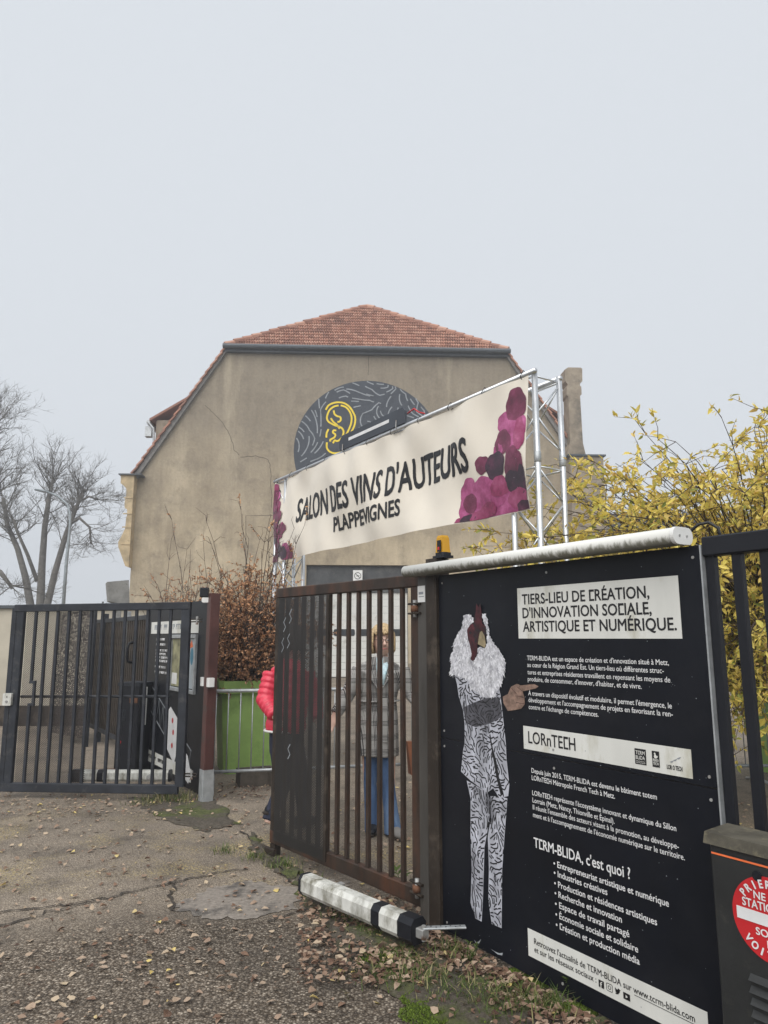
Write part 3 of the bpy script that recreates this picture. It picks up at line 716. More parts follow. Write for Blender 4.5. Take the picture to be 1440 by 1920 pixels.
fan_tree('bare_tree', 'bare old tree with three thick limbs fanning into fine twigs behind the street lamp', 42, (72,1190),
    [([(58,1135),(45,1080),(32,1030),(15,985),(5,930)],.27,.10,18), ([(74,1135),(77,1060),(80,985),(86,925),(92,895)],.29,.09,26), ([(88,1135),(104,1070),(122,1000),(138,955),(154,915)],.25,.09,26),
     ([(128,985),(150,972),(168,990),(174,1020)],.11,.05,14), ([(70,1090),(55,1040),(36,1000),(34,975)],.13,.06,12), ([(150,940),(165,930),(182,938)],.08,.05,12)], 5)
fan_tree('bare_tree', 'bare twiggy tree cut off by the frame beyond the beige wall', 34, (-30,1190),
    [([(-34,1135),(-34,1040),(-34,960),(-34,880),(-40,820)],.34,.12,18), ([(-25,1060),(5,1075),(30,1105)],.16,.08,8), ([(-34,980),(-14,950),(-6,900)],.13,.06,12), ([(-36,880),(-22,830),(-18,790)],.1,.05,10)], 11)
b0 = at(212,1190,40); b0.z = 0
bare_tree('ivy_tree', 'small ivy-covered tree against the corner of the hall', b0, [((0,0,0),(.15,0,1),1.9,.16),((-.3,0,0),(-.35,.1,1),1.8,.14)], 23, 3, True)
# far shrubs along the left, a mass nobody could count
sb = MB(); rng = random.Random(31)
for _ in range(5200):
    x = rng.uniform(-34,-11.2); y = 46+rng.uniform(-2,2); h_ = 1.9+.7*math.sin(x*.9)+.4*math.sin(x*2.3)
    z = h_*rng.random()**.6
    sb.leaf(Vector((x,y,z)), Vector((rng.gauss(0,1),rng.gauss(0,1),rng.gauss(.4,1))), Vector((rng.gauss(0,1),rng.gauss(0,1),1)), .3, .16, rng.random())
tag(sb.build('far_shrubs', M['bleaf']), 'line of brownish shrubs far behind the fence', 'shrubs', kind='stuff')

# ------------------------------------------------------------------ fence line: posts, near gate leaf, far gate leaf
GP = thing('gate_post', 'worn square steel gate post carrying the brown gate leaf, beside the printed panel', 'post', fpos(0), FROT)
MB().cbox(-.075,.015,-.045,.045,0,1.90,.008).build('hinge_post', M['wornpost'], GP)
MB().cbox(.018,.112,-.055,.055,0,2.0,.008).build('end_post', M['darkbrown'], GP)
MB().box(-.066,.006,-.0475,-.0455,1.755,1.85).build('sticker', M['white'], GP)
m = MB(); m.box(-.055,-.01,-.0485,-.0478,1.80,1.815); m.box(-.055,-.005,-.0485,-.0478,1.785,1.79); m.build('sticker_print', M['muralgrey'], GP)
def hinge(parent, x, y, z):
    h = thing('hinge', None, None, (x,y,z)); h.parent = parent
    MB().cbox(-.055,.055,-.02,.03,.022,.034,.004).cbox(-.055,.055,-.02,.03,-.034,-.022,.004).build('hinge_plate', M['darkbrown'], h)
    MB().loft([(.0,-.005,-.05),(.0,-.005,.05)], .013, 10).build('hinge_pin', M['steel'], h, True)
    MB().loft([(.0,-.005,-.018),(.0,-.005,.018)], .026, 12).build('hinge_roller', M['rust'], h, True)
hinge(GP, -.09, -.045, 1.72); hinge(GP, -.09, -.045, .19)

HP = Vector((.235, 4.235)); LE = Vector((-.631, .776)).normalized(); LROT = math.atan2(LE.y, LE.x); LL = 1.66
# leaf space: x from the hinge to the free end, y towards the street, z up
NG = thing('gate_leaf', 'rusty brown barred gate leaf with a perforated sheet over its free half', 'gate', (HP.x, HP.y, 0), LROT)
Z0, Z1 = .085, 1.925
MB().cbox(0,LL,-.025,.025,Z1-.075,Z1,.006).build('top_rail', M['brown'], NG)
MB().cbox(0,LL,-.025,.025,Z0,Z0+.09,.006).build('bottom_rail', M['brown'], NG)
MB().cbox(-.001,.092,-.026,.026,Z0+.0905,Z1-.0755,.006).build('stile', M['brown'], NG)
MB().cbox(LL-.055,LL+.001,-.026,.026,Z0+.0905,Z1-.0755,.006).build('stile', M['darkbrown'], NG)
barm = MB().cbox(-.0135,.0135,-.0135,.0135,Z0+.0905,Z1-.0755,.003)
first = barm.build('bar', M['brown'], NG, loc=(.193,0,0))
for i in range(1, 13):
    link('bar', first.data, None, NG, loc=(.193+i*.1105, 0, 0))
MB().box(.955,LL-.056,.0275,.0295,Z0+.03,Z1-.077).build('perforated_sheet', M['meshR'], NG)
MB().cbox(.94,.968,.014,.034,Z0+.03,Z1-.077,.003).build('sheet_edge_bar', M['darkbrown'], NG)
MB().cbox(LL-.07,LL-.01,-.03,.03,0,Z0-.001,.006).build('ground_stop', M['darkbrown'], NG)
MB().cbox(LL-.1,LL+.03,.0265,.05,.01,.06,.006).build('stop_plate', M['darkbrown'], NG)
# faded chalk zigzags on the sheet
m = MB()
for x0, z0 in ((1.50,1.70),(1.42,1.76),(1.52,1.55),(1.44,1.58),(1.40,.80)):
    ribbon(MB(), [(x0+.03*(k%2), z0-.035*k) for k in range(4)], .008, .0305).build('chalk_mark', M['muralgrey'], NG)
# the ram that drives it
def ram(name, label, a, b_, z, flip=False):
    d = (b_-a); L = d.length; rz = math.atan2(d.y, d.x)
    t = thing(name, label, 'gate opener', (a.x, a.y, z), rz)
    oc = lambda w, h: [(w*.5,-h*.28),(w*.5,h*.28),(w*.3,h*.5),(-w*.3,h*.5),(-w*.5,h*.28),(-w*.5,-h*.28),(-w*.3,-h*.5),(w*.3,-h*.5)]
    def seg(x0, x1, w, h, nm, m_):
        p_ = oc(w, h); vs = [(x0,y,zz) for y, zz in p_]+[(x1,y,zz) for y, zz in p_]
        fix_normals(MB().add(vs, [tuple(range(8)), tuple(range(15,7,-1))]+[(i,8+i,8+(i+1)%8,(i+1)%8) for i in range(8)]).build(nm, m_, t))
    seg(0,.02,.098,.112,'rear_cap',M['black']); seg(.0205,L*.68,.093,.107,'ram_body',M['whitedirty'])
    seg(L*.68+.0005,L*.68+.06,.1,.114,'collar',M['black']); seg(L*.68+.0605,L-.10,.095,.109,'ram_body',M['whitedirty'])
    seg(L-.0995,L,.104,.12,'motor_cap',M['black'])
    MB().cbox(L+.0005,L+.05,-.02,.02,-.025,.02,.004).build('fork', M['steel'], t)
    MB().cbox(.17,.21,.0480,.13,-.02,.02,.004).build('bracket', M['steel'], t)
    return t
A, B = G(572,1650,.15), G(785,1752,.12)
rm = ram('gate_opener', 'dirty white electric gate ram with dark end caps in front of the brown leaf', A.xy, B.xy, .135)
arm = thing('mounting_arm', None, None); arm.parent = rm
L_ = (B.xy-A.xy).length
ma = MB(); ma.cbox(0,.21,-.018,.018,-.004,.004,.002,0)
o = ma.build('mounting_plate', M['galv'], arm); o.location = (L_+.03,0,.022); o.rotation_euler = (0,0,R(52))
o2 = MB().loft([(0,0,-.035),(0,0,.035)], .011, 8).build('pivot_bolt', M['steel'], arm); o2.location = (L_+.035,0,.0)
hm = MB()
for i in range(7): hm.loft([(.04+i*.024,.006*(-1)**i,.0042),(.04+i*.024,.006*(-1)**i,.0052)], .004, 6)
o3 = hm.build('plate_holes', M['ink'], arm); o3['kind'] = 'stuff'; o3.location = o.location; o3.rotation_euler = o.rotation_euler

# far post and far gate leaf, swung open towards the street
FP = thing('gate_post', 'red-brown gate post with a small floodlight, beside the green planter', 'post', fpos(-3.62), FROT)
MB().cbox(-.05,.05,-.05,.05,.12,1.99,.006).build('post_tube', M['redbrown'], FP)
MB().cbox(-.055,.055,-.055,.055,0,.30,.004).build('zinc_sleeve', M['galv'], FP)
FA = at(345,1485,7.18); FB = at(2,1487,7.4)
fd = Vector((FB.x-FA.x, FB.y-FA.y)); FLn = fd.length; frz = math.atan2(fd.y, fd.x)
FG = thing('gate_leaf', 'dark slate barred gate leaf swung open, perforated sheet on its outer half', 'gate', (FA.x, FA.y, 0), frz)
# leaf space: x from hinge to free end, +y is towards the street
hz0, hz1 = .075, 1.905
FG.rotation_euler = (0, R(.55), frz)
MB().cbox(0,FLn,-.025,.025,hz1-.075,hz1,.006).build('top_rail', M['slate'], FG)
MB().cbox(0.06,FLn,-.025,.025,hz0,hz0+.085,.006).build('bottom_rail', M['slate'], FG)
MB().cbox(-.001,.088,-.026,.026,hz0+.07,hz1-.0755,.006).build('stile', M['slate'], FG)
MB().cbox(FLn-.11,FLn-.03,-.026,.026,hz0+.0855,hz1-.0755,.006).build('stile', M['slate'], FG)
MB().cbox(FLn-.028,FLn+.03,-.02,.02,hz0+.0,hz1-.03,.006).build('stop_bar', M['slate'], FG)
bb = MB().cbox(-.014,.014,-.014,.014,hz0+.0855,hz1-.0755,.003)
f0 = bb.build('bar', M['slate'], FG, loc=(.205,0,0))
nb = 13; stp = (FLn-.11-.205+.0)/nb
for i in range(1, nb):
    if i == nb-1: continue
    link('bar', f0.data, None, FG, loc=(.205+i*stp,0,0))
# the last bar is cranked round the lock
lk = .205+(nb-1)*stp
m = MB(); m.cbox(lk-.014,lk+.014,-.014,.014,1.14,hz1-.0755,.003); m.cbox(lk-.05,lk+.014,-.014,.014,1.112,1.139,.003,0)
m.cbox(lk-.05,lk-.024,-.014,.014,.92,1.111,.003); m.cbox(lk-.05,lk+.014,-.014,.014,.892,.919,.003,0); m.cbox(lk-.014,lk+.014,-.014,.014,hz0+.0855,.891,.003)
m.build('bar', M['slate'], FG)
MB().box(.205+7*stp-.01,FLn-.111,-.032,-.030,hz0+.03,hz1-.077).build('perforated_sheet', M['meshL'], FG)
MB().loft([(.2,-.05,.98),(FLn-.1,-.05,.98)], .014, 8).build('push_bar', M['slate'], FG)
m = thing('lock_box', None, None, (FLn-.02,.03,.96)); m.parent = FG
MB().cbox(-.045,.045,0,.03,-.06,.06,.006,1).build('lock_case', M['whitedirty'], m)
MB().loft([(.0,.03,-.02),(.0,.04,-.02)], .012, 10).build('key_hole', M['steel'], m)
MB().loft([(.0,.03,.025),(.0,.034,.025)], .006, 8).build('rivet', M['ink'], m)
for z in (.25,1.72):
    h = thing('hinge', None, None, (-.06,0,z)); h.parent = FG
    MB().cbox(-.06,.06,-.012,.012,-.018,-.006,.003).cbox(-.06,.06,-.012,.012,.006,.018,.003).build('hinge_plate', M['darkbrown'], h)
    MB().loft([(-.01,0,-.04),(-.01,0,.04)], .014, 8).build('hinge_pin', M['steel'], h)
ram('gate_opener', 'white gate ram lying low behind the slate gate leaf', Vector((FA.x-.25,FA.y+.42)), Vector((FA.x-1.25,FA.y+.42)), .17)
# floodlight and light-barrier boxes on the far post
fl = thing('floodlight', 'small black and white floodlight on top of the red-brown post', 'floodlight', tuple(fpos(-3.70,-.06,1.90)), FROT+R(-25))
MB().cbox(-.05,.05,-.03,.05,0,.05,.008).build('bracket', M['white'], fl)
MB().cbox(-.055,.055,-.05,.03,.055,.15,.01,1).build('lamp_body', M['black'], fl)
MB().box(-.04,.04,-.054,-.051,.065,.14).build('glass', M['glassdark'], fl)
MB().box(-.018,.018,-.0575,-.0545,.085,.12).build('led', M['muralgrey'], fl)
for s_, lab in ((-.095,'white sensor box with a red lens on the street side of the red-brown post'),(.085,'small white sensor box on the planter side of the red-brown post')):
    q = fpos(-3.62+s_,-.03,1.08)
    sx = thing('sensor_box', lab, 'sensor', q, FROT, 'sensor boxes on the far gate post')
    MB().cbox(-.034,.034,-.03,.03,0,.085,.005,2).build('sensor_case', M['white'], sx)
    if s_ < 0: MB().loft([(-.0345,0,.045),(-.075,0,.045)], [.022,.018], 10).build('sensor_lens', M['red'], sx, True)

# ------------------------------------------------------------------ printed panel beside the near post
PN = thing('information_panel', 'tall black printed panel with white lettering and a feather-masked figure in a patterned suit', 'sign', fpos(0), FROT)
PS0, PS1, PZ0, PZ1 = .116, 1.745, .045, 1.90
MB().cbox(PS0,PS1,-.03,-.006,PZ0,1.0105,.003,1).build('board', M['panel'], PN)
MB().cbox(PS0,PS1,-.03,-.006,1.0135,PZ1,.003,1).build('board', M['panel'], PN)
MB().box(PS1+.0005,PS1+.007,-.034,-.004,PZ0,PZ1).build('edge_strip', M['galv'], PN)
Y1 = -.0308
def white_box(x0, x1, z0, z1, nm): MB().box(x0,x1,Y1-.0012,Y1,z0,z1).build(nm, M['signwhite'], PN)
white_box(.750,1.645,1.547,1.791,'title_field'); white_box(.761,1.647,1.032,1.137,'logo_field'); white_box(.747,1.637,.128,.243,'address_field')
YT = Y1-.0022
def L(txt, x0, x1, z, h, ink_, bold=0.0):
    lettering(txt, x0, x1, z, h, YT, bold).build('lettering', M[ink_], PN)
L('TIERS-LIEU DE §RÉATION,', .783,1.509,1.711,.048,'ink',.016); L("D'INNOVATION SO§IALE,", .784,1.515,1.645,.048,'ink',.016); L('ARTISTIQUE ET NUMÉRIQUE.', .784,1.624,1.580,.048,'ink',.016)
b1 = .006
for t_, x1, z in (("T§RM-BLIDA est un espace de création et d'innovation situé à Metz,",1.579,1.445),("au cœur de la Région Grand Est. Un tiers-lieu où différentes struc-",1.554,1.413),
                  ("tures et entreprises résidentes travaillent en repensant les moyens de",1.580,1.379),("produire, de consommer, d'innover, d'habiter, et de vivre.",1.446,1.347),
                  ("À travers un dispositif évolutif et modulaire, il permet l'émergence, le",1.579,1.281),("développement et l'accompagnement de projets en favorisant la ren-",1.581,1.250),("contre et l'échange de compétences.",1.219,1.218)):
    L(t_, .804, x1, z, .021, 'inkwhite', b1)
L('LORnTE§H', .794,1.082,1.062,.053,'ink',.008)
for t_, x1, z in (("Depuis juin 2015, T§RM-BLIDA est devenu le bâtiment totem",1.485,.930),("LORnTE§H Métropole French Tech à Metz.",1.283,.898),("LORnTE§H représente l'écosystème innovant et dynamique du Sillon",1.562,.831),
                  ("Lorrain (Metz, Nancy, Thionville et Épinal).",1.274,.799),("Il réunit l'ensemble des acteurs visant à la promotion, au développe-",1.568,.768),("ment et à l'accompagnement de l'économie numérique sur le territoire.",1.590,.735)):
    L(t_, .808, x1, z, .021, 'inkwhite', b1)
L("T§RM-BLIDA, c'est quoi ?", .807,1.338,.604,.042,'inkwhite',.012)
for t_, x1, z in (("• Entrepreneuriat artistique et numérique",1.508,.551),("• Industries créatives",1.218,.512),("• Production et résidences artistiques",1.450,.469),("• Recherche et innovation",1.284,.428),
                  ("• Espace de travail partagé",1.317,.385),("• Économie sociale et solidaire",1.355,.342),("• Création et production média".replace('C','§',1),1.359,.300)):
    L(t_, .925, x1, z, .025, 'inkwhite', .012)
L("Retrouvez l'actualité de T§RM-BLIDA sur www.tcrm-blida.com", .787,1.586,.190,.024,'ink',.006)
MB().box(1.325,1.587,YT-.0004,YT,.1815,.1835).build('underline', M['ink'], PN)
L("et sur les réseaux sociaux :", .787,1.138,.157,.023,'ink',.006)
# four small social icons
ic = MB(); ic.box(1.150,1.177,YT-.0004,YT,.148,.175); ic.build('network_icon', M['ink'], PN)
L2 = lambda txt, x0, x1, z, h, m_: lettering(txt, x0, x1, z, h, YT-.0012, .012).build('icon_detail', M[m_], PN)
L2('f', 1.158,1.169,.148,.022,'signwhite')
m = MB(); ribbon(m, [(1.193,.150),(1.216,.150),(1.219,.153),(1.219,.174),(1.216,.177),(1.193,.177),(1.190,.174),(1.190,.153),(1.193,.150)], .0025, YT); ribbon(m, arc(1.2045,.1635,.0065,0,360,16), .0025, YT); m.build('network_icon', M['ink'], PN)
flat([(1.231,.154),(1.239,.152),(1.247,.155),(1.254,.163),(1.256,.170),(1.260,.174),(1.255,.174),(1.252,.177),(1.247,.176),(1.245,.171),(1.238,.172),(1.233,.176),(1.232,.170),(1.234,.165),(1.233,.161),(1.238,.158)], YT).build('network_icon', M['ink'], PN)
MB().box(1.272,1.304,YT-.0004,YT,.150,.174).build('network_icon', M['ink'], PN)
flat([(1.284,.156),(1.294,.162),(1.284,.168)], YT-.0012).build('icon_detail', M['signwhite'], PN)
# three small logos in the logo field
MB().box(1.394,1.447,YT-.0004,YT,1.052,1.112).build('logo_block', M['ink'], PN)
for z, t_ in ((1.090,'T§RM'),(1.071,'BLIDA')): lettering(t_,1.399,1.442,z,.014,YT-.0012,.01).build('logo_lettering', M['signwhite'], PN)
m = MB()
for z in (1.064,1.058): ribbon(m, [(1.399+i*.0043, z+.0016*(-1)**i) for i in range(11)], .0015, YT-.0012)
m.build('logo_waves', M['signwhite'], PN)
MB().box(1.475,1.508,YT-.0004,YT,1.052,1.112).build('logo_block', M['ink'], PN)
flat([(1.486,1.086),(1.493,1.084),(1.500,1.088),(1.503,1.096),(1.498,1.094),(1.493,1.099),(1.492,1.105),(1.488,1.107),(1.485,1.103),(1.487,1.098),(1.484,1.092)], YT-.0012).build('logo_bird', M['signwhite'], PN)
for z, t_ in ((1.073,'FRENCH'),(1.060,'TECH')): lettering(t_,1.479,1.504,z,.010,YT-.0012,.012).build('logo_lettering', M['signwhite'], PN)
lettering('LOR O TECH',1.540,1.606,1.053,.016,YT,.02).build('logo_lettering', M['ink'], PN)
m = MB()
for cx, cz in ((1.562,1.083),(1.578,1.091),(1.594,1.100)): m.add([(cx-.010,YT,cz-.003),(cx-.001,YT,cz+.001),(cx+.010,YT,cz+.005),(cx+.002,YT,cz-.004),(cx-.003,YT,cz-.005)], [(0,4,3,2,1)])
m.build('logo_birds', M['muralgrey'], PN)
# the printed figure
def fa(x, y): return PL(820+x*.15625, 1100+y*.15625, -.031)
def fb(x, y): return PL(820+x*.20833, 1380+y*.20833, -.031)
suitm = pm('printed_suit_cloth', (.42,.43,.48), .45, var=.3, vs=9, blot=(.05,.05,.06), bs=7, blo=.53, bhi=.72, bmp=0, stretch=(1.6,1,.7))
sleevem = pm('printed_sleeve_cloth', (.075,.075,.088), .45, var=.4, vs=14, bmp=0)
featherm = pm('printed_feathers', (.58,.58,.61), .5, var=.35, vs=38, blot=(.20,.20,.23), bs=24, blo=.5, bhi=.7, bmp=0)
combm = pm('printed_red_comb', (.075,.012,.018), .45, var=.6, vs=18, blot=(.014,.010,.012), bs=16, blo=.46, bhi=.6, bmp=0); beakm = pm('printed_beak', (.27,.22,.13), .45, var=.3, vs=30, bmp=0)
skinm_p = pm('printed_hand', (.23,.15,.115), .45, var=.4, vs=45, bmp=0)
FIG = thing('printed_figure', None, None); FIG.parent = PN
YF = Y1-.001
jacket = [fa(210,1060),fa(240,1180),fa(260,1320),fa(310,1480),fa(330,1640),fa(330,1880),fb(235,120),fb(215,320),fb(300,400),fb(450,510),fb(505,470),fb(560,560),fb(640,540),fb(650,440),fb(625,200),fa(825,1880),fa(795,1600),fa(760,1300),fa(740,1200),fa(540,1180),fa(390,1050)]
legl = [fb(265,400),fb(300,560),fb(300,900),fb(310,1200),fb(300,1500),fb(340,1640),fb(400,1670),fb(415,1400),fb(425,1000),fb(470,760),fb(482,600),fb(450,505)]
legr = [fb(478,540),fb(484,740),fb(455,900),fb(465,1200),fb(460,1480),fb(490,1690),fb(580,1730),fb(585,1200),fb(610,850),fb(632,560),fb(560,545)]
sleeve = [fa(310,1450),fa(420,1400),fa(560,1345),fa(740,1320),fa(770,1420),fa(780,1560),fa(640,1640),fa(460,1685),fa(350,1640)]
lap = [fb(480,-20),fb(500,100),fb(535,230),fb(560,380),fb(600,520),fb(575,540),fb(535,380),fb(505,200),fb(470,-10)]
rng = random.Random(77)
for nm, pl in (('print_trousers',legl),('print_trousers',legr),('print_jacket',jacket)):
    yy = YF if nm == 'print_trousers' else YF-.0006
    flat(pl, yy).build(nm, suitm, FIG)
    q = squiggles(pl, .0150, .0068, yy-.0004, (9,26,20), rng).build('print_pattern', M['ink'], FIG); q['kind'] = 'stuff'
flat(lap, YF-.0014).build('print_lapel', M['ink'], FIG)
flat(sleeve, YF-.0016).build('print_sleeve', sleevem, FIG)
q = squiggles(sleeve, .014, .0055, YF-.002, (9,24,22), rng).build('print_pattern', M['ink'], FIG); q['kind'] = 'stuff'
beard = [(320,350),(390,322),(440,380),(450,420),(400,460),(365,520),(375,620),(400,700),(420,800),(410,880),(440,900),(490,800),(480,740),(520,715),(580,740),(600,700),(600,560),(590,480),(545,380),(545,325),(590,330),(610,400),(615,500),(640,600),(700,700),(760,780),(800,840),(830,930),(800,960),(815,1040),(790,1080),(790,1160),(740,1230),(690,1320),(620,1330),(540,1320),(480,1260),(400,1220),(390,1130),(330,1100),(200,1060),(150,1050),(170,930),(160,850),(200,740),(190,690),(250,560),(300,500)]
out = []
for i, p_ in enumerate(beard):
    q_ = beard[(i+1)%len(beard)]; n_ = max(2, int(math.dist(p_, q_)/14))
    for k in range(n_):
        x, y = p_[0]+(q_[0]-p_[0])*k/n_, p_[1]+(q_[1]-p_[1])*k/n_
        out.append(fa(x+rng.uniform(-9,9), y+rng.uniform(-9,9)))
flat(out, YF-.003).build('print_feathers', featherm, FIG)
fm = MB()
for _ in range(900):                                                    # single feather strokes give the beard its ragged edge
    p_ = (rng.uniform(150,830), rng.uniform(330,1330)); P_ = fa(*p_)
    if not inside(P_, out): continue
    a = math.pi/2-(p_[0]-480)/900+rng.gauss(0,.35); ln = rng.uniform(25,60)
    tip = fa(p_[0]+ln*math.cos(a), p_[1]+ln*math.sin(a)); w_ = .0045
    dx, dz = tip[0]-P_[0], tip[1]-P_[1]; l_ = math.hypot(dx,dz)+1e-9
    fm.add([(P_[0]-dz/l_*w_,YF-.0036,P_[1]+dx/l_*w_),(P_[0]+dz/l_*w_,YF-.0036,P_[1]-dx/l_*w_),(tip[0],YF-.0036-rng.random()*.0004,tip[1])], [(0,1,2)], rng.random())
o = fm.build('print_feather_strokes', None, FIG); o['kind'] = 'stuff'
o.data.materials.append(leafmat('printed_feather_stroke', [(0,(.34,.34,.38)),(1,(.80,.80,.83))], trans=0))
flat([fa(*p_) for p_ in [(365,520),(400,460),(455,430),(450,385),(470,300),(478,200),(500,250),(525,195),(540,330),(545,440),(590,480),(602,560),(575,600),(545,520),(510,560),(490,680),(490,800),(440,895),(415,880),(420,800),(400,700),(375,620)]], YF-.0045).build('print_comb', combm, FIG)
flat([fa(*p_) for p_ in [(520,545),(545,530),(580,600),(592,690),(580,735),(540,710),(495,690),(508,600)]], YF-.0049).build('print_beak', beakm, FIG)
flat([fa(405+16*math.cos(a*.5), 552+16*math.sin(a*.5)) for a in range(12)], YF-.0049).build('print_eye', M['ink'], FIG)
flat([fa(*p_) for p_ in [(790,1320),(850,1290),(890,1200),(960,1165),(1010,1185),(1100,1175),(1170,1170),(1220,1195),(1190,1220),(1110,1238),(1030,1255),(1050,1330),(1055,1410),(1010,1465),(930,1480),(850,1490),(800,1400)]], YF-.0021).build('print_hand', skinm_p, FIG)
hl = MB()
for ln in ([(960,1200),(1030,1255)], [(960,1310),(1045,1330)], [(950,1390),(1050,1405)], [(890,1215),(960,1290)]): ribbon(hl, [fa(*p_) for p_ in ln], .0025, YF-.0026)
hl.build('print_hand_lines', combm, FIG)
for pts in ([(330,1830),(350,1855),(375,1850),(395,1825),(378,1865),(350,1868)], [(480,1915),(520,1940),(560,1955),(590,1950),(585,1975),(545,1965)]):
    flat([fb(*p_) for p_ in pts], YF).build('print_shoe_glint', M['muralgrey'], FIG)
# specks of dirt and scratches on the board
dm_ = MB()
for _ in range(190):
    x, z, r_ = rng.uniform(.15,1.72), rng.uniform(.08,1.85), rng.uniform(.0008,.003)
    dm_.add([(x-r_,YT-.0003,z),(x,YT-.0003,z-r_*.7),(x+r_,YT-.0003,z),(x,YT-.0003,z+r_)], [(0,1,2,3)])
o = dm_.build('dirt_specks', M['muralgrey'], PN); o['kind'] = 'stuff'
for x in (.15,.95,1.715):
    for z in (.085,.97,1.05,1.855): MB().loft([(x,Y1,z),(x,Y1-.003,z)], .006, 8).build('panel_screw', M['steel'], PN)
# lamp tube along the top edge of the panel
LT = thing('light_tube', 'long dirty white lamp tube along the top of the black printed panel', 'lamp', fpos(0,0,1.935), FROT)
pr = []
for i in range(24):
    a = 2*math.pi*i/24; pr.append((-.085+.030*(1 if math.cos(a) > 0 else -1)*(abs(math.cos(a)) > .001)+.030*math.cos(a), .032*math.sin(a)))
tb = MB(); n_ = 24; xs = [-.095, 1.70]
vs = [(x,y,z) for x in xs for y, z in pr]
fix_normals(tb.add(vs, [(i,(i+1)%n_,n_+(i+1)%n_,n_+i) for i in range(n_)]+[tuple(range(n_)), tuple(range(2*n_-1,n_-1,-1))]).build('tube_shell', None, LT, True))
def tubemat():
    m, n, l, b = nt('lamp_tube_paint'); tc = n.new('ShaderNodeTexCoord'); v = tc.outputs['Object']
    sp = n.new('ShaderNodeSeparateXYZ'); l.new(v, sp.inputs[0])
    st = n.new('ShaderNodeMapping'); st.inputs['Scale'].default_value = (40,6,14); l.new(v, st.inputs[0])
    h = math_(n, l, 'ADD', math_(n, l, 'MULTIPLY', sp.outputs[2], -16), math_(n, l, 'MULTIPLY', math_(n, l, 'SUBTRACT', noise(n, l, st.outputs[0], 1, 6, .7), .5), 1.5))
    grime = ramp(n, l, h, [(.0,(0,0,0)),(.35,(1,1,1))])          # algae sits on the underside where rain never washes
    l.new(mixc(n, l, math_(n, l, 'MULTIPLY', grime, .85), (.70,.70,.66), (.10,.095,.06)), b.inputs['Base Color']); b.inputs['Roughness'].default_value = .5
    return m
LT.children[0].data.materials.clear(); LT.children[0].data.materials.append(tubemat())
ecap = MB(); vs = [(x,-.085+(y+.085)*1.04,z*1.06) for x in (1.7005,1.716) for y, z in pr]
fix_normals(ecap.add(vs, [(i,(i+1)%n_,n_+(i+1)%n_,n_+i) for i in range(n_)]+[tuple(range(n_)), tuple(range(2*n_-1,n_-1,-1))]).build('end_cap', M['white'], LT))
for y in (-.108,-.062): MB().loft([(1.7162,y,.0),(1.7185,y,.0)], .005, 8).build('screw', M['steel'], LT)
MB().loft([(1.70,-.02,.02),(1.73,.0,.05),(1.76,.02,.055),(1.79,.03,.03),(1.80,.03,-.02)], .006, 6).build('cable', M['ink'], LT, True)
# warning beacon on the post
BC = thing('warning_beacon', 'amber warning beacon on top of the gate post', 'beacon', tuple(fpos(.12,-.0,2.001)), FROT)
MB().cbox(-.05,.05,-.04,.04,0,.014,.004,2).cbox(-.035,.04,-.032,.032,.0145,.032,.006,2).build('beacon_base', M['black'], BC)
am, an_, al_, ab = nt('amber_lens'); ab.inputs['Base Color'].default_value = (.75,.40,.01,1); ab.inputs['Roughness'].default_value = .2; ab.inputs['Transmission Weight'].default_value = .35
MB().loft([(0,0,.0325),(0,0,.05),(0,0,.12),(0,0,.132)], [(.044,.036),(.041,.034),(.036,.030),(.028,.024)], 4, up=(.707,.707,0)).build('amber_lens', am, BC)
MB().box(-.002,.026,-.041,-.033,.034,.10).build('black_shield', M['black'], BC)
MB().box(.004,.02,-.0425,-.0415,.045,.062).build('red_label', M['red'], BC)

# ------------------------------------------------------------------ railing right of the panel, electric cabinet
RL = thing('railing', 'black barred railing continuing right of the printed panel', 'railing', fpos(0), FROT)
MB().cbox(1.755,3.6,-.03,.03,1.855,1.93,.006).build('top_rail', M['black'], RL)
MB().cbox(1.755,3.6,-.03,.03,.10,.17,.006).build('bottom_rail', M['black'], RL)
rb = MB().cbox(-.019,.019,-.014,.014,.1705,1.8545,.003).build('bar', M['black'], RL, loc=(1.772,0,0))
for i in range(1,17): link('bar', rb.data, None, RL, loc=(1.772+i*.1045,0,0))
MB().cbox(3.6005,3.69,-.045,.045,0,2.0,.008).build('end_post', M['black'], RL)
CB = thing('electric_cabinet', 'dark electric cabinet with a round red no-parking sign, below the railing', 'cabinet', fpos(0,-.035), FROT)
MB().cbox(1.785,2.30,-.135,-.0,.0,.858,.006,2).build('cabinet_body', M['cabinet'], CB)
fix_normals(MB().add([(1.772,-.150,.86),(2.312,-.150,.86),(2.312,.0,.86),(1.772,.0,.86),(1.776,-.144,.897),(2.308,-.144,.897),(2.308,-.006,.905),(1.776,-.006,.905)], [(0,3,2,1),(4,5,6,7),(0,1,5,4),(1,2,6,5),(2,3,7,6),(3,0,4,7)]).build('cabinet_lid', M['cabtop'], CB))
DO = thing('cabinet_door', None, None); DO.parent = CB
MB().cbox(1.80,2.285,-.147,-.1365,.05,.838,.004,1).build('door_sheet', M['cabinet'], DO)
MB().box(1.80,2.285,-.1495,-.1472,.832,.8375).build('orange_edge', M['orange'], DO)
for i in range(8): fix_normals(MB().add([(1.905,-.148,.50-i*.035),(2.18,-.148,.50-i*.035),(2.18,-.164,.483-i*.035),(1.905,-.164,.483-i*.035),(1.905,-.148,.478-i*.035),(2.18,-.148,.478-i*.035)], [(0,3,2,1),(3,4,5,2),(0,4,3),(1,2,5)]).build('louvre', M['cabinet'], DO))
MB().loft([(1.955,-.1475,.80),(1.955,-.152,.80)], .016, 12).build('lock', M['black'], DO)
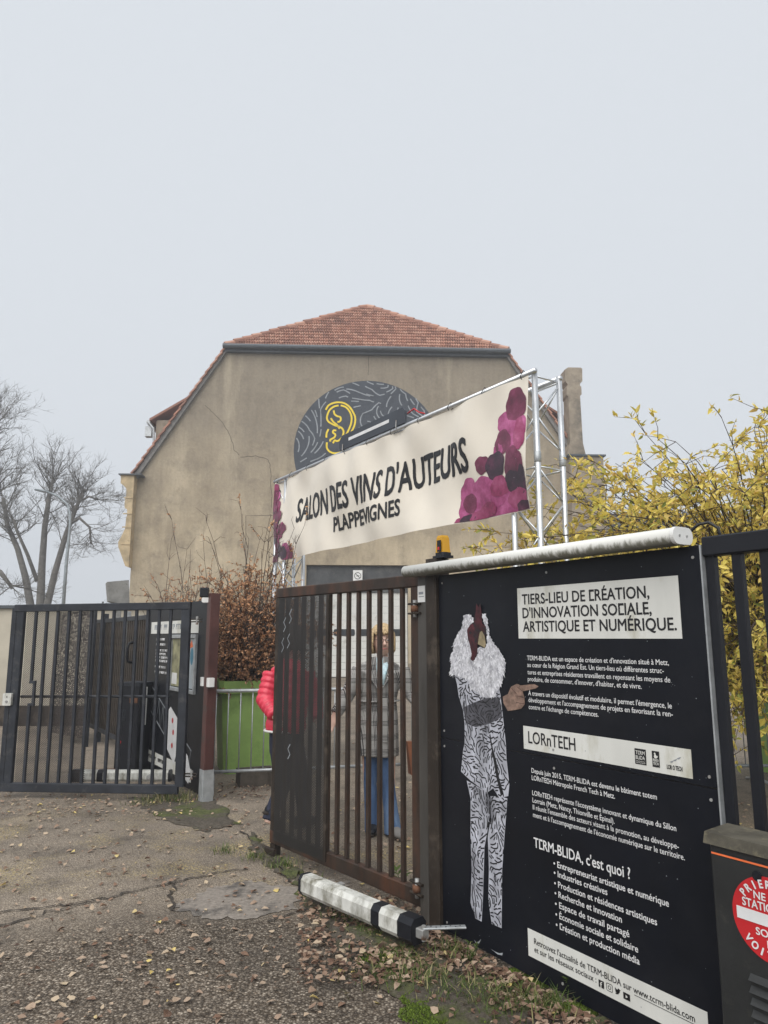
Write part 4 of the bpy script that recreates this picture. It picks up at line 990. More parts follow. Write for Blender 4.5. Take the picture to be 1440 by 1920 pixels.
SG = thing('no_parking_sign', None, None, (1.99,-.151,.677)); SG.parent = CB; tag(SG, 'round red no-parking sign with white bar and lettering')
fix_normals(MB().prism([(.127*math.cos(R(a)), .127*math.sin(R(a))) for a in range(0,360,6)], 0, .003).build('sign_disc', M['red'], SG))
MB().box(-.112,.112,-.0015,-.0003,-.020,.016).build('white_bar', M['inkwhite'], SG)
def arctext(txt, r_, a0, a1, h, flip):
    for i, ch in enumerate(txt):
        if ch == ' ': continue
        a = R(a0+(a1-a0)*i/(len(txt)-1)); iw = (ink(ch,.02)[1]-ink(ch,.02)[0])*h/CAP*.78; mb = lettering(ch, -iw/2, iw/2, 0, h, -.0015, .03)
        rot = a-math.pi/2 if not flip else a+math.pi/2
        mb.v = [(r_*math.cos(a)+x*math.cos(rot)-z*math.sin(rot), y, r_*math.sin(a)+x*math.sin(rot)+z*math.cos(rot)) for x, y, z in mb.v]
        mb.build('sign_letter', M['inkwhite'], SG)
arctext('PRIERE DE', .094, 143, 37, .023, False); arctext('VOITURES', .116, 222, 318, .023, True)
lettering('NE PAS', -.050,.050,.055,.022,-.0015,.02).build('sign_lettering', M['inkwhite'], SG)
lettering('STATIONNER', -.090,.090,.024,.024,-.0015,.02).build('sign_lettering', M['inkwhite'], SG)
lettering('SORTIE', -.052,.052,-.052,.021,-.0015,.02).build('sign_lettering', M['inkwhite'], SG)
lettering('DE', -.018,.018,-.082,.021,-.0015,.02).build('sign_lettering', M['inkwhite'], SG)

# ------------------------------------------------------------------ left of the far post: second panel, slat gate, cabinet
P2 = thing('information_panel', 'narrow black panel with a framed notice case behind the slate gate leaf', 'sign', fpos(0), FROT)
MB().cbox(-5.78,-3.72,-.03,-.006,.05,1.93,.003,1).build('board', M['panel'], P2)
MB().box(-5.70,-3.95,-.0325,-.0312,1.60,1.74).build('title_field', M['signwhite'], P2)
def dim_print(x0, x1, z, h, mat_, seed):                             # print too far off to read
    rng = random.Random(seed); m = MB(); x = x0
    while x < x1:
        w_ = h*rng.uniform(.35,.75)
        if rng.random() < .85:
            m.box(x, x+w_*.3, -.0338, -.0330, z, z+h); m.box(x+w_*.3, x+w_, -.0338, -.0330, z+h*rng.choice((0,.4,.8)), z+h*rng.choice((.2,.55,1)) if 0 else z+h)
        x += w_+h*.15
    q = m.build('faded_print', mat_, P2); q['kind'] = 'stuff'
dim_print(-5.55,-4.2,1.645,.06,M['muralgrey'],1)
nc = thing('notice_case', None, None); nc.parent = P2
MB().cbox(-4.82,-3.95,-.06,-.0312,.98,1.02,.004).build('case_frame', M['galv'], nc); MB().cbox(-4.82,-3.95,-.06,-.0312,1.545,1.585,.004).build('case_frame', M['galv'], nc)
MB().cbox(-4.82,-4.785,-.06,-.0312,1.0205,1.5445,.004).build('case_frame', M['galv'], nc); MB().cbox(-3.985,-3.95,-.06,-.0312,1.0205,1.5445,.004).build('case_frame', M['galv'], nc)
MB().box(-4.78,-4.42,-.036,-.0315,1.03,1.54).build('poster', pm('olive_poster', (.26,.25,.14), .5, var=.6, vs=7, bmp=0), nc)
MB().box(-4.38,-3.99,-.036,-.0315,1.03,1.54).build('poster', pm('pale_blue_poster', (.40,.45,.48), .5, var=.15, vs=5, bmp=0), nc)
blue = pm('poster_blue', (.05,.20,.30), .5, bmp=0)
for cx in (-4.25,-4.11): flat([(cx+.05*math.cos(R(a)), 1.36+.09*math.sin(R(a))) for a in range(0,360,20)], -.0368).build('poster_shape', blue, nc)
flat([(-4.28,1.46),(-4.23,1.52),(-4.18,1.48),(-4.13,1.53),(-4.08,1.46),(-4.18,1.44)], -.0368).build('poster_shape', M['orange'], nc)
MB().box(-4.76,-4.58,-.0375,-.0362,1.05,1.17).build('paper_slip', M['white'], nc)
for i, (w_, z) in enumerate(((.35,1.52),(.35,1.46),(.45,1.39),(.4,1.35),(.55,1.31),(.55,1.27),(.42,1.20),(.55,1.14))): dim_print(-5.45, -5.45+w_, z, .026, M['inkwhite'], 10+i)
# truss drawing and white shapes on the lower half
m = MB()
for a, b_ in (((-5.6,1.0),(-4.0,.42)),((-5.6,.72),(-4.0,.14))): ribbon(m, [a, b_], .016, -.0325)
for i in range(9):
    x = -5.55+i*.17; z = .98-(x+5.6)*.3625; ribbon(m, [(x,z),(x+.1,z-.31),(x+.17,z-.06)], .01, -.0325)
m.build('truss_drawing', M['muralgrey'], P2)
flat([(-4.9,.72),(-4.75,.80),(-4.5,.70),(-4.42,.42),(-4.55,.22),(-4.8,.34),(-4.95,.5)], -.0335).build('white_shape', M['inkwhite'], P2)
flat([(-4.25,.42),(-4.1,.36),(-3.98,.20),(-4.05,.10),(-4.2,.14)], -.0335).build('white_shape', M['inkwhite'], P2)
for x, z in ((-4.66,.66),(-4.62,.54),(-4.64,.40)): flat([(x+.03*math.cos(R(a)), z+.03*math.sin(R(a))) for a in range(0,360,30)], -.0345).build('red_dot', M['red'], P2)
MB().box(-5.70,-3.98,-.0325,-.0312,.12,.25).build('address_field', M['signwhite'], P2)
dim_print(-5.55,-4.75,.165,.04,M['ink'],30)

SF = thing('slat_fence', 'dark fence of close upright slats beyond the narrow panel', 'fence', fpos(0), FROT)
MB().cbox(-9.2,-5.85,-.02,.02,1.78,1.84,.004).build('top_rail', M['slate'], SF); MB().cbox(-9.2,-5.85,-.02,.02,.16,.22,.004).build('bottom_rail', M['slate'], SF)
slm = MB().cbox(-.03,.03,-.012,.012,.2205,1.7795,.003); s0 = slm.build('slat', M['darkbrown'], SF, loc=(-5.95,0,0))
for i in range(1,32): link('slat', s0.data, None, SF, loc=(-5.95-i*.102,0,0))
for s_ in (-5.84,-7.05,-8.4,-9.25): MB().cbox(s_-.04,s_+.04,-.04,.04,0,1.92,.006).build('post', M['slate'] if s_ != -7.05 else M['galv'], SF)
m = MB(); m.loft([(-6.5,-.02,1.22),(-6.5,-.09,1.24),(-6.5,-.11,1.30),(-6.5,-.11,1.42),(-6.5,-.09,1.48),(-6.5,-.02,1.50)], .018, 8); m.build('pull_handle', M['black'], SF, True)

c = G(232,1452)
EB = thing('control_cabinet', 'slim black control cabinet standing behind the slate gate leaf', 'cabinet', c, R(-18))
MB().cbox(-.15,.15,0,.32,0,.99,.008,2).build('cabinet_body', M['black'], EB); MB().cbox(-.16,.16,-.012,.33,.991,1.03,.01,2).build('cabinet_lid', M['slate'], EB)
for i in range(6): MB().cbox(-.10,-.02,-.008,-.0005,.60+i*.022,.61+i*.022,.002,0).build('louvre', M['slate'], EB)
MB().box(.02,.13,-.004,-.0006,.80,.86).build('brown_label', M['rust'], EB)
flat([(-.09,.40),(-.06,.36),(-.08,.31),(-.11,.35)], -.002).build('sticker', M['red'], EB)
MB().cbox(.16,.20,.05,.09,.55,.98,.008).build('white_tube', M['white'], EB)
a, b_ = G(92,1385), G(160,1400)
d = (b_-a); sq = thing('squiggle_screen', 'brown metal screen cut with a squiggle pattern behind the slate gate leaf', 'screen', (a.x, a.y, 0), math.atan2(d.y, d.x))
MB().box(0,d.length,0,.003,.10,1.95).build('cut_sheet', M['squiggle'], sq)
MB().cbox(-.05,-.001,-.02,.02,0,1.97,.004).build('screen_post', M['brown'], sq); MB().cbox(d.length+.001,d.length+.05,-.02,.02,0,1.97,.004).build('screen_post', M['slate'], sq)
a = G(235,1470); pipe = MB().loft([(-.18,0,.03),(.15,.05,.03)], .028, 10).build('rusty_pipe', M['rust'], loc=(a.x-.45,a.y+.55,0))
tag(pipe, 'short rusty pipe lying behind the slate gate leaf', 'pipe')

# ------------------------------------------------------------------ banner on truss towers
_b0 = at(517, 905, 9.8); BO = Vector((_b0.x, _b0.y))
def bpos(s, d=0.0, z=0.0):
    p = BO + FE*s + FN*d; return Vector((p.x, p.y, z))
def BP(u, v):
    r = ray(u, v); t = BO.dot(FN)/Vector((r.x, r.y)).dot(FN)
    return (Vector((r.x, r.y))*t-BO).dot(FE), EYE+r.z*t
def tower(label, s0):
    T = thing('truss_tower', label, 'truss', bpos(s0,.02), FROT, 'truss towers holding the banner')
    Wt = .29; H_ = 3.74
    ch = MB().loft([(0,0,.02),(0,0,H_)], .0245, 10)
    c0_ = ch.build('chord', M['alu'], T, True)
    for x, y in ((Wt,0),(0,Wt),(Wt,Wt)): link('chord', c0_.data, None, T, loc=(x,y,0))
    MB().cbox(-.1,Wt+.1,-.1,Wt+.1,0,.02,.004,2).build('base_plate', M['steel'], T)
    jm = MB().loft([(0,0,-.045),(0,0,-.04),(0,0,.04),(0,0,.045)], [.026,.030,.030,.026], 10)
    j0 = jm.build('coupler', M['galv'], T, True, loc=(0,0,1.0))
    for z in (1.0,2.0,3.0):
        for x, y in ((0,0),(Wt,0),(0,Wt),(Wt,Wt)):
            if (x, y, z) != (0,0,1.0): link('coupler', j0.data, None, T, loc=(x,y,z))
    corners = [(0,0),(Wt,0),(Wt,Wt),(0,Wt)]
    zs = []
    for k in range(4):
        base = k*1.0
        zs += [base+.08, base+.36, base+.64, base+.92] if k < 3 else [3.08,3.36,3.66]
    dg = None
    for f_ in range(4):
        (xa,ya), (xb,yb) = corners[f_], corners[(f_+1)%4]
        for i in range(len(zs)-1):
            z0, z1 = zs[i], zs[i+1]
            p, q = ((xa,ya,z0),(xb,yb,z1)) if (i+f_)%2 == 0 else ((xb,yb,z0),(xa,ya,z1))
            if z1-z0 < .2: p, q = (xa,ya,z0),(xb,yb,z0)
            MB().loft([p,q], .0085, 6).build('brace', M['alu'], T, True)
        MB().loft([(xa,ya,3.69),(xb,yb,3.69)], .0085, 6).build('brace', M['alu'], T, True)
    return T
tower('aluminium truss tower behind the banner end nearer the garage door', .0)
tower('aluminium truss tower rising beside the yellow shrub', 4.735)
TP = thing('banner_pole', 'thin aluminium pole along the top edge of the banner', 'pole', bpos(0,0,3.725), FROT)
MB().loft([(-.04,.0,0),(5.06,.0,0)], .022, 10).build('front_tube', M['alu'], TP, True)
MB().loft([(.0,.31,0),(5.05,.31,0)], .022, 10).build('rear_tube', M['alu'], TP, True)
def warp(x, z):
    k = 1-(z-2.56)/1.14
    return (.034*math.sin(x*2.1+.6)*math.sin(1.2+k*2.0) + .012*math.sin(x*5.3+k*3.5) + .030*math.sin((x*1.4-k*2.6)*2.2)*(.3+.7*k) + .018*math.sin((x*2.6+k*2.4)*2.6)*(1-k) + .010*math.sin((x*3.4-k*1.9)*3.1) + .013*math.sin(x*12.87)*max(0,1-k*2.2)**2)
BN = thing('banner', 'long off-white vinyl banner with black brush lettering and painted purple grapes', 'banner', bpos(0,-.03), FROT)
nx, nz = 110, 26; vs = []; fs = []
for j in range(nz+1):
    for i in range(nx+1):
        x = .0+4.99*i/nx; k = j/nz
        sag = .012*abs(math.sin(x*math.pi*1.0))
        z = 2.565+1.135*k - sag*(k) + .02*(1-k)*math.sin(x*.62)
        vs.append((x, warp(x, z), z))
for j in range(nz):
    for i in range(nx):
        a = j*(nx+1)+i; fs.append((a,a+1,a+nx+2,a+nx+1))
vin = pm('banner_vinyl', (.76,.70,.60), .38, var=.04, vs=2, bmp=.03, spec=.5)
MB().add(vs, fs).build('banner_sheet', vin, BN, True)
lettering("SALON DES VINS D'AUTEURS", .74,4.24,3.035,.30,-.0045,.020,warp=warp,wobble=.012).build('banner_lettering', M['ink'], BN)
lettering("PLAPPEVIGNES", 1.735,3.13,2.79,.165,-.0045,.026,warp=warp,wobble=.008).build('banner_lettering', M['ink'], BN)
def watercolour(name, c_, b_):
    m, n, l, b = nt(name); tc = n.new('ShaderNodeTexCoord'); v = tc.outputs['Object']
    col = ramp(n, l, noise(n, l, v, 5, 8, .7), [(.30,tuple(x*.35 for x in c_)),(.48,c_),(.62,b_),(.74,tuple(min(1,x*1.5+.05) for x in b_))])
    spk = ramp(n, l, noise(n, l, v, 28, 5, .75), [(.66,(0,0,0)),(.72,(1,1,1))])
    l.new(mixc(n, l, math_(n, l, 'MULTIPLY', spk, .7), col, (.72,.62,.62)), b.inputs['Base Color']); b.inputs['Roughness'].default_value = .4; return m
gm = {k: watercolour('grape_'+k, c_, b_) for k, c_, b_ in (('dark',(.035,.014,.028),(.09,.02,.05)),('wine',(.13,.018,.05),(.22,.04,.10)),('magenta',(.34,.055,.17),(.48,.12,.28)),('rose',(.26,.03,.10),(.36,.08,.18)))}
gk = [0]
def grape(cx, cz, rx, rz, col, rot=0.0):
    gk[0] += 1; rng = random.Random(gk[0]); off = -.003-.0002*gk[0]
    n_ = 30; vs = [(cx, cz)]; ph = rng.random()*6
    for ring in (.5, 1.0):
        for i in range(n_):
            a = 2*math.pi*i/n_; w_ = 1+ring*(.07*math.sin(3*a+ph)+.04*math.sin(7*a+ph*2))
            x, z = rx*ring*w_*math.cos(a), rz*ring*w_*math.sin(a)
            vs.append((cx+x*math.cos(rot)-z*math.sin(rot), cz+x*math.sin(rot)+z*math.cos(rot)))
    vs = [(min(max(x,.004),4.985), min(max(z,2.572+.02*math.sin(x*.62)),3.685)) for x, z in vs]
    fs = [(0,1+i,1+(i+1)%n_) for i in range(n_)]+[(1+i,1+n_+i,1+n_+(i+1)%n_,1+(i+1)%n_) for i in range(n_)]
    MB().add([(x, off+warp(x,z), z) for x, z in vs], fs).build('painted_grape', gm[col], BN)
def gpx(zx, zy, rx, ry, col, rot=0.0):            # seen at these places of the banner's near end
    u, v = 480+zx*.4444, 660+zy*.4444
    c_ = BP(u, v); a = BP(u+rx*.4444, v); b_ = BP(u, v-ry*.4444)
    grape(c_[0], c_[1], abs(a[0]-c_[0]), abs(b_[1]-c_[1]), col, rot)
for g_ in ((980,690,110,60,'magenta'),(1060,640,95,70,'magenta'),(1075,300,45,45,'magenta'),(1110,330,55,70,'magenta'),(905,590,40,55,'magenta'),(965,590,55,60,'magenta'),(900,660,42,60,'magenta'),(1020,600,60,60,'magenta'),(870,725,24,24,'rose'),
           (1112,225,42,72,'wine',.15),(1135,350,24,70,'rose'),(1062,385,40,52,'wine'),(1040,420,22,30,'magenta'),(974,480,30,38,'wine'),(1030,485,42,62,'dark'),(1112,480,44,78,'wine'),(1045,570,42,44,'rose'),(1105,545,36,44,'dark'),(1150,560,22,80,'dark'),(1125,620,48,44,'rose'),(1150,655,36,30,'dark'),(905,640,28,42,'wine'),(900,710,30,26,'dark'),(985,665,40,30,'rose'),(940,700,40,30,'rose')):
    gpx(*g_)
rng = random.Random(9)
for i in range(44):
    z = rng.uniform(2.60,3.62); k = (3.66-z)/1.08; wmax = .05+.62*k**1.15
    x = rng.uniform(.02, max(.05,wmax*.92)); grape(x, z, rng.uniform(.06,.12)*(.55+.5*k), rng.uniform(.06,.11), rng.choice(('wine','magenta','rose','dark','wine','rose')))
for i in range(11):
    x = .06+i*.488; MB().loft([(x,-.012,3.67),(x,-.03,3.70),(x,.01,3.757),(x,.05,3.725),(x,.02,3.68)], .004, 5).build('banner_tie', M['ink'], BN)
s0, z0 = BP(640, 852); s1, z1 = BP(764, 800)
LB = thing('lamp_bar', 'flat black lamp bar with a white strip standing on the banner pole', 'lamp', bpos(s0,.0,3.748), FROT)
wl_b = s1-s0
fix_normals(MB().prism([(0,0),(wl_b,0),(wl_b,.13),(wl_b-.05,.175),(.06,.175),(0,.12)], -.03, -.008).build('lamp_housing', M['mural'], LB))
MB().box(.22,wl_b-.30,-.0325,-.0305,.075,.112).build('white_strip', M['inkwhite'], LB)
for x in (.1,wl_b-.15): MB().loft([(x,-.04,.06),(x,-.045,-.02),(x,-.01,-.055)], .006, 6).build('hook', M['steel'], LB)
MB().loft([(wl_b,0,.1),(wl_b+.12,0,.12),(wl_b+.2,0,.06),(wl_b+.3,0,.02)], .008, 6).build('cable', M['red'], LB, True)

# ------------------------------------------------------------------ planters, crowd barriers, blocks
def planter(label, loc, rz, h=1.05, top=.40, bot=.31):
    t = thing('planter', label, 'planter', loc, rz, 'green planters')
    vs = [];
    for z, r_ in ((0,bot),(h-.14,top-.035),(h-.14,top),(h,top+.01),(h,top-.05),(h-.1,top-.06)):
        c_ = .05
        vs += [(-r_+c_,-r_,z),(r_-c_,-r_,z),(r_,-r_+c_,z),(r_,r_-c_,z),(r_-c_,r_,z),(-r_+c_,r_,z),(-r_,r_-c_,z),(-r_,-r_+c_,z)]
    fs = [tuple(range(7,-1,-1))]
    for k in range(5): fs += [(k*8+i,k*8+(i+1)%8,k*8+8+(i+1)%8,k*8+8+i) for i in range(8)]
    MB().add(vs, fs).build('tub', M['green'], t)
    MB().add(vs[40:48], [tuple(range(8))]).build('soil', M['soil'], t)
    return t
planter('bright green tapered planter holding the brown shrub', (-1.66,8.98,0), R(20))
planter('bright green planter half hidden behind the railing bars', (4.78,8.75,0), R(12), .98)
def barrier(label, a, b_):
    d = Vector(b_)-Vector(a); L_ = d.length
    t = thing('crowd_barrier', label, 'barrier', (a[0],a[1],0), math.atan2(d.y,d.x), 'galvanised crowd barriers')
    MB().loft([(0,0,.19),(0,0,.96),(.03,0,1.0),(L_-.03,0,1.0),(L_,0,.96),(L_,0,.19)], .019, 8).build('frame', M['galv'], t, True)
    MB().loft([(0,0,.19),(L_,0,.19)], .017, 8).build('bottom_rail', M['galv'], t, True)
    n_ = int(L_/.125); b0_ = MB().loft([(0,0,.19),(0,0,1.0)], .0065, 6).build('bar', M['galv'], t, True, loc=(L_/n_,0,0))
    for i in range(2,n_): link('bar', b0_.data, None, t, loc=(i*L_/n_,0,0))
    for x in (.25,L_-.25):
        MB().loft([(x,-.28,.015),(x,-.02,.06),(x,0,.19),(x,.02,.06),(x,.28,.015)], .014, 6).build('foot', M['galv'], t, True)
barrier('galvanised crowd barrier in front of the green planter with the brown shrub', (-2.0,7.62), (.2,8.12))
barrier('galvanised crowd barrier half hidden behind the gate post', (.32,8.16), (2.5,8.4))
barrier('galvanised crowd barrier seen between the railing bars', (2.6,8.0), (4.3,8.05))
for i, (x, y, rz, lab) in enumerate(((-1.38,8.02,25,'dark hollow concrete block lying nearest the green planter'),(-1.12,8.12,40,'dark hollow concrete block beside the first, nearer the gate leaf'))):
    t = thing('concrete_block', lab, 'block', (x,y,0), R(rz), 'hollow blocks on the ground')
    m = MB(); m.box(-.19,.19,-.1,-.07,0,.17); m.box(-.19,.19,.07,.1,0,.17)
    for q in (-.19,-.015,.16): m.box(q,q+.03,-.0698,.0698,0.001,.169)
    m.build('block_shell', M['block'], t)

# ------------------------------------------------------------------ shrubs
def rv(rng): return Vector((rng.gauss(0,1),rng.gauss(0,1),rng.gauss(0,1)))
def shrub(name, label, root, cen, rad, nbr, twigs, nleaf, L_, W_, lm, seed, bare=0, group=None, spread=.12, tintf=None, hollow=.35, twig_len=.4, stem_r=.012):
    rng = random.Random(seed); t = thing(name, label, 'shrub', root, 0, group); root = Vector(root)
    wood = MB(); lf = MB(); cen, rad = Vector(cen), Vector(rad)
    for b_ in range(nbr+bare):
        isb = b_ >= nbr
        d = rv(rng); d.normalize(); k = rng.uniform(hollow,1)**.6
        tgt = cen+Vector((d.x*rad.x,d.y*rad.y,d.z*rad.z))*k
        if isb: tgt = cen+Vector((rng.uniform(-.7,.7)*rad.x, rng.uniform(-.5,.5)*rad.y, rad.z*rng.uniform(1.2,1.95)))
        p0 = root+Vector((rng.gauss(0,spread),rng.gauss(0,spread),0)); mid = p0.lerp(tgt,.5)+Vector((0,0,.22*(tgt-p0).length*(.4 if isb else 1)))
        n_ = 7; pts = []
        for i in range(n_+1):
            q = i/n_; pts.append(p0*(1-q)**2+mid*2*q*(1-q)+tgt*q*q+rv(rng)*.018)
        wood.loft([p-root for p in pts], [max(stem_r*(1-.8*i/n_),.0022) for i in range(n_+1)], 4, cap=False)
        for w_ in range(6 if isb else twigs):
            i = rng.randint(2 if not isb else 4, n_); c_ = pts[i]
            dd = ((pts[i]-pts[i-1]).normalized()*(1.2 if isb else .6)+rv(rng)*.6+Vector((0,0,.15))).normalized()
            tl = rng.uniform(.4,1.0)*twig_len; e1 = c_+dd*tl*.5+rv(rng)*.02; e2 = c_+dd*tl+Vector((0,0,-.04))+rv(rng)*.03
            wood.loft([c_-root,e1-root,e2-root], [.0038,.0028,.0014], 3, cap=False)
            if isb:
                if rng.random() < .8: continue
            for k_ in range(nleaf):
                f_ = rng.uniform(.15,1.02); lp = (c_.lerp(e1,f_*2) if f_ < .5 else e1.lerp(e2,f_*2-1))
                ld = (dd*.7+rv(rng)*.65+Vector((0,0,-.1))).normalized(); s_ = rng.uniform(.45,1.25)
                ti = min(max(rng.gauss(.52,.2),0),1) if tintf is None else tintf(lp, rng)
                lf.leaf(lp-root, ld, rv(rng)+Vector((0,0,1.2)), L_*s_, W_*s_, ti, rng.uniform(.1,.35), rng.uniform(-.1,.3))
    wood.build('branches', M['twig'], t); lf.build('foliage', lm, t)
    return t
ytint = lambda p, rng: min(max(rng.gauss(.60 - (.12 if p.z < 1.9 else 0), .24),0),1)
shrub('yellow_shrub', 'large shrub with yellow autumn leaves arching over the railing', (4.6,8.5,.95), (3.3,6.1,2.02), (2.45,1.95,1.42), 600, 11, 11, .070, .028, M['yleaf'], 3, 0, tintf=ytint, spread=.14, twig_len=.40, stem_r=.011, hollow=.45)
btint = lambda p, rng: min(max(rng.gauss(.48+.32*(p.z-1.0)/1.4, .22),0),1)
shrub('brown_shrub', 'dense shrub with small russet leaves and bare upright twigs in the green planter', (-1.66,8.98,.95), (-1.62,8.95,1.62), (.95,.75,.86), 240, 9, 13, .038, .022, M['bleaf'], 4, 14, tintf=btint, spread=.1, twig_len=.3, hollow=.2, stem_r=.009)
shrub('thin_shrub', 'sparse reddish shrub in front of the hall wall, above the slate gate leaf', (-3.6,13.2,0), (-3.35,13.2,2.05), (1.35,.6,.85), 130, 7, 8, .045, .024, M['bleaf'], 6, 5, tintf=lambda p, r: min(max(r.gauss(.6,.2),0),1), spread=.3, twig_len=.35)

# ------------------------------------------------------------------ fallen leaves, grass, moss, weeds
rng = random.Random(55); lf = MB()
def drop(x, y, z=.008, s=1.0, tmean=.55):
    a = rng.uniform(0,6.28); s_ = rng.uniform(.016,.050)*s
    d = Vector((math.cos(a),math.sin(a),rng.gauss(.05,.15)))
    lf.leaf(Vector((x,y,z+rng.uniform(0,.010))), d, Vector((rng.gauss(0,.25),rng.gauss(0,.25),1)), s_, s_*rng.uniform(.55,.85), min(max(rng.gauss(tmean,.23),0),1), rng.uniform(-.15,.4), rng.uniform(-.25,.35))
for _ in range(2300):
    y = 2.3+5.2*rng.random()**1.3; drop(rng.uniform(-.56,.52)*y-.05, y)
for _ in range(2100):                                                   # drift along the panel foot and under the ram
    s_ = rng.uniform(-.5,2.1); dd = abs(rng.gauss(0,.17)); p_ = fpos(s_, -.05-dd); drop(p_.x, p_.y, .03, .95, .34)
for _ in range(800):
    p_ = G(rng.uniform(560,800), rng.uniform(1680,1860)); drop(p_.x, p_.y, .025, 1, .38)
for _ in range(300):
    p_ = G(rng.uniform(0,360), rng.uniform(1478,1530)); drop(p_.x, p_.y, .008, .95, .6)
for _ in range(420):
    drop(rng.uniform(-3.2,3.4), rng.uniform(6,11), .006, 1.0, .55)
for _ in range(260): p_ = G(rng.gauss(470,45), rng.uniform(1462,1500)); drop(p_.x, p_.y, .008, .9, .35)
o = lf.build('fallen_leaves', M['fleaf']); tag(o, 'dry brown and yellow leaves scattered over the asphalt and verge', 'leaves', kind='stuff')
gr = MB()
def tuft(x, y, n_, h_, spread, dry=.3, z=.01):
    for _ in range(n_):
        a = rng.uniform(0,6.28); b_ = Vector((x+rng.gauss(0,spread), y+rng.gauss(0,spread), z)); l_ = h_*rng.uniform(.4,1.1)
        d = Vector((math.cos(a)*.5, math.sin(a)*.5, 1)).normalized(); w_ = rng.uniform(.0015,.003); s_ = Vector((-math.sin(a),math.cos(a),0))*w_
        t_ = rng.uniform(.75,1) if rng.random() < dry else rng.uniform(0,.6); e = b_+d*l_+Vector((math.cos(a),math.sin(a),-.3))*l_*.35; m_ = b_+d*l_*.6
        gr.add([b_-s_,b_+s_,m_+s_*.8,m_-s_*.8,e], [(0,1,2,3),(3,2,4)], t_)
for u, v, n_, h_, sp_ in ((300,1500,160,.10,.10),(340,1502,160,.12,.09),(270,1508,90,.08,.08),(420,1600,80,.07,.05),(480,1612,90,.06,.05),(530,1628,120,.07,.06),(620,1690,140,.06,.07),(650,1720,150,.07,.07),(700,1760,160,.07,.07),(760,1800,160,.08,.08),(800,1850,200,.09,.08),(850,1800,140,.09,.05),(880,1880,180,.09,.07),(960,1890,200,.10,.07),(700,1830,110,.06,.08),(1040,1900,140,.1,.06),(590,1660,60,.06,.04)):
    p_ = G(u, v); tuft(p_.x, p_.y, n_, h_, sp_, .5 if v < 1520 else .25)
tag(gr.build('grass', M['grass']), 'thin tufts of grass along the fence foot', 'grass', kind='stuff')
ms = MB()
for u, v, n_, r_ in ((985,1835,1500,.10),(1010,1850,900,.07),(820,1880,2200,.16),(900,1900,2200,.16),(860,1850,1400,.12),(720,1800,900,.12),(1075,1905,900,.1),(800,1910,1400,.12)):
    c_ = G(u, v)
    for _ in range(n_):
        a, k = rng.uniform(0,6.28), rng.random()**.5*r_; p_ = Vector((c_.x+math.cos(a)*k, c_.y+math.sin(a)*k*.7, .012+.03*(1-k/r_)*(1 if r_ < .11 else .5)))
        ms.leaf(p_, Vector((rng.gauss(0,.6),rng.gauss(0,.6),1)), rv(rng), .012, .006, rng.random())
tag(ms.build('moss', M['moss']), 'cushions of green moss in front of the black panel', 'moss', kind='stuff')
def weed(label, base, h_, n_, L_, seed, grp='weeds at the fence foot'):
    rng = random.Random(seed); t = thing('weed', label, 'weed', base, 0, grp); st = MB(); le = MB()
    for k in range(3):
        tip = Vector((rng.gauss(0,.03),rng.gauss(0,.03),h_*rng.uniform(.7,1)))
        st.loft([(0,0,0), tip*.5+rv(rng)*.008, tip], [.003,.0025,.001], 4)
        for _ in range(n_//3):
            f_ = rng.uniform(.2,1); a = rng.uniform(0,6.28)
            le.leaf(tip*f_, Vector((math.cos(a),math.sin(a),.5)), Vector((0,0,1)), L_*rng.uniform(.6,1.1), L_*.28, rng.uniform(0,.5))
    st.build('stem', M['grass'], t); le.build('weed_leaves', M['grass'], t)
weed('tall thin weed growing in front of the panel’s address strip', G(1165,1930), .24, 70, .022, 1)
weed('jagged-leaved weed at the foot of the brown gate leaf', G(757,1672), .12, 24, .07, 2)
weed('low leafy weed in the litter below the motor cap', G(880,1812), .12, 40, .03, 3)
weed('low leafy weed between moss and panel foot', G(1075,1885), .13, 60, .03, 4)

# ------------------------------------------------------------------ people
skin = pm('skin', (.66,.44,.35), .5, var=.08, vs=14, bmp=.02)
def hand(mb, w, d, side, curl=.35, size=1.0):
    """palm, four unequal bent fingers and a thumb that leaves the side of the palm; d along the hand, side towards the thumb"""
    d = Vector(d).normalized(); side = Vector(side); side = (side-d*side.dot(d)).normalized(); nrm_ = d.cross(side)
    w = Vector(w); k = size
    mb.loft([w, w+d*.03*k, w+d*.085*k], [(.026*k,.019*k),(.036*k,.016*k),(.040*k,.013*k)], 10, up=side)
    for i, (off, ln) in enumerate(((.028,.070),(.010,.080),(-.009,.074),(-.027,.058))):
        a = w+d*.078*k+side*off*k; d1 = (d+nrm_*curl*.5).normalized(); d2 = (d+nrm_*curl*1.5).normalized()
        mb.loft([a, a+d1*ln*.5*k, a+d1*ln*.5*k+d2*ln*.5*k], [.0095*k,.0088*k,.0068*k], 7)
    a = w+d*.022*k+side*.028*k; t1 = (d*.7+side*.75+nrm_*.2).normalized(); t2 = (d+side*.25+nrm_*.35).normalized()
    mb.loft([a, a+t1*.035*k, a+t1*.035*k+t2*.03*k], [.013*k,.0105*k,.008*k], 7)
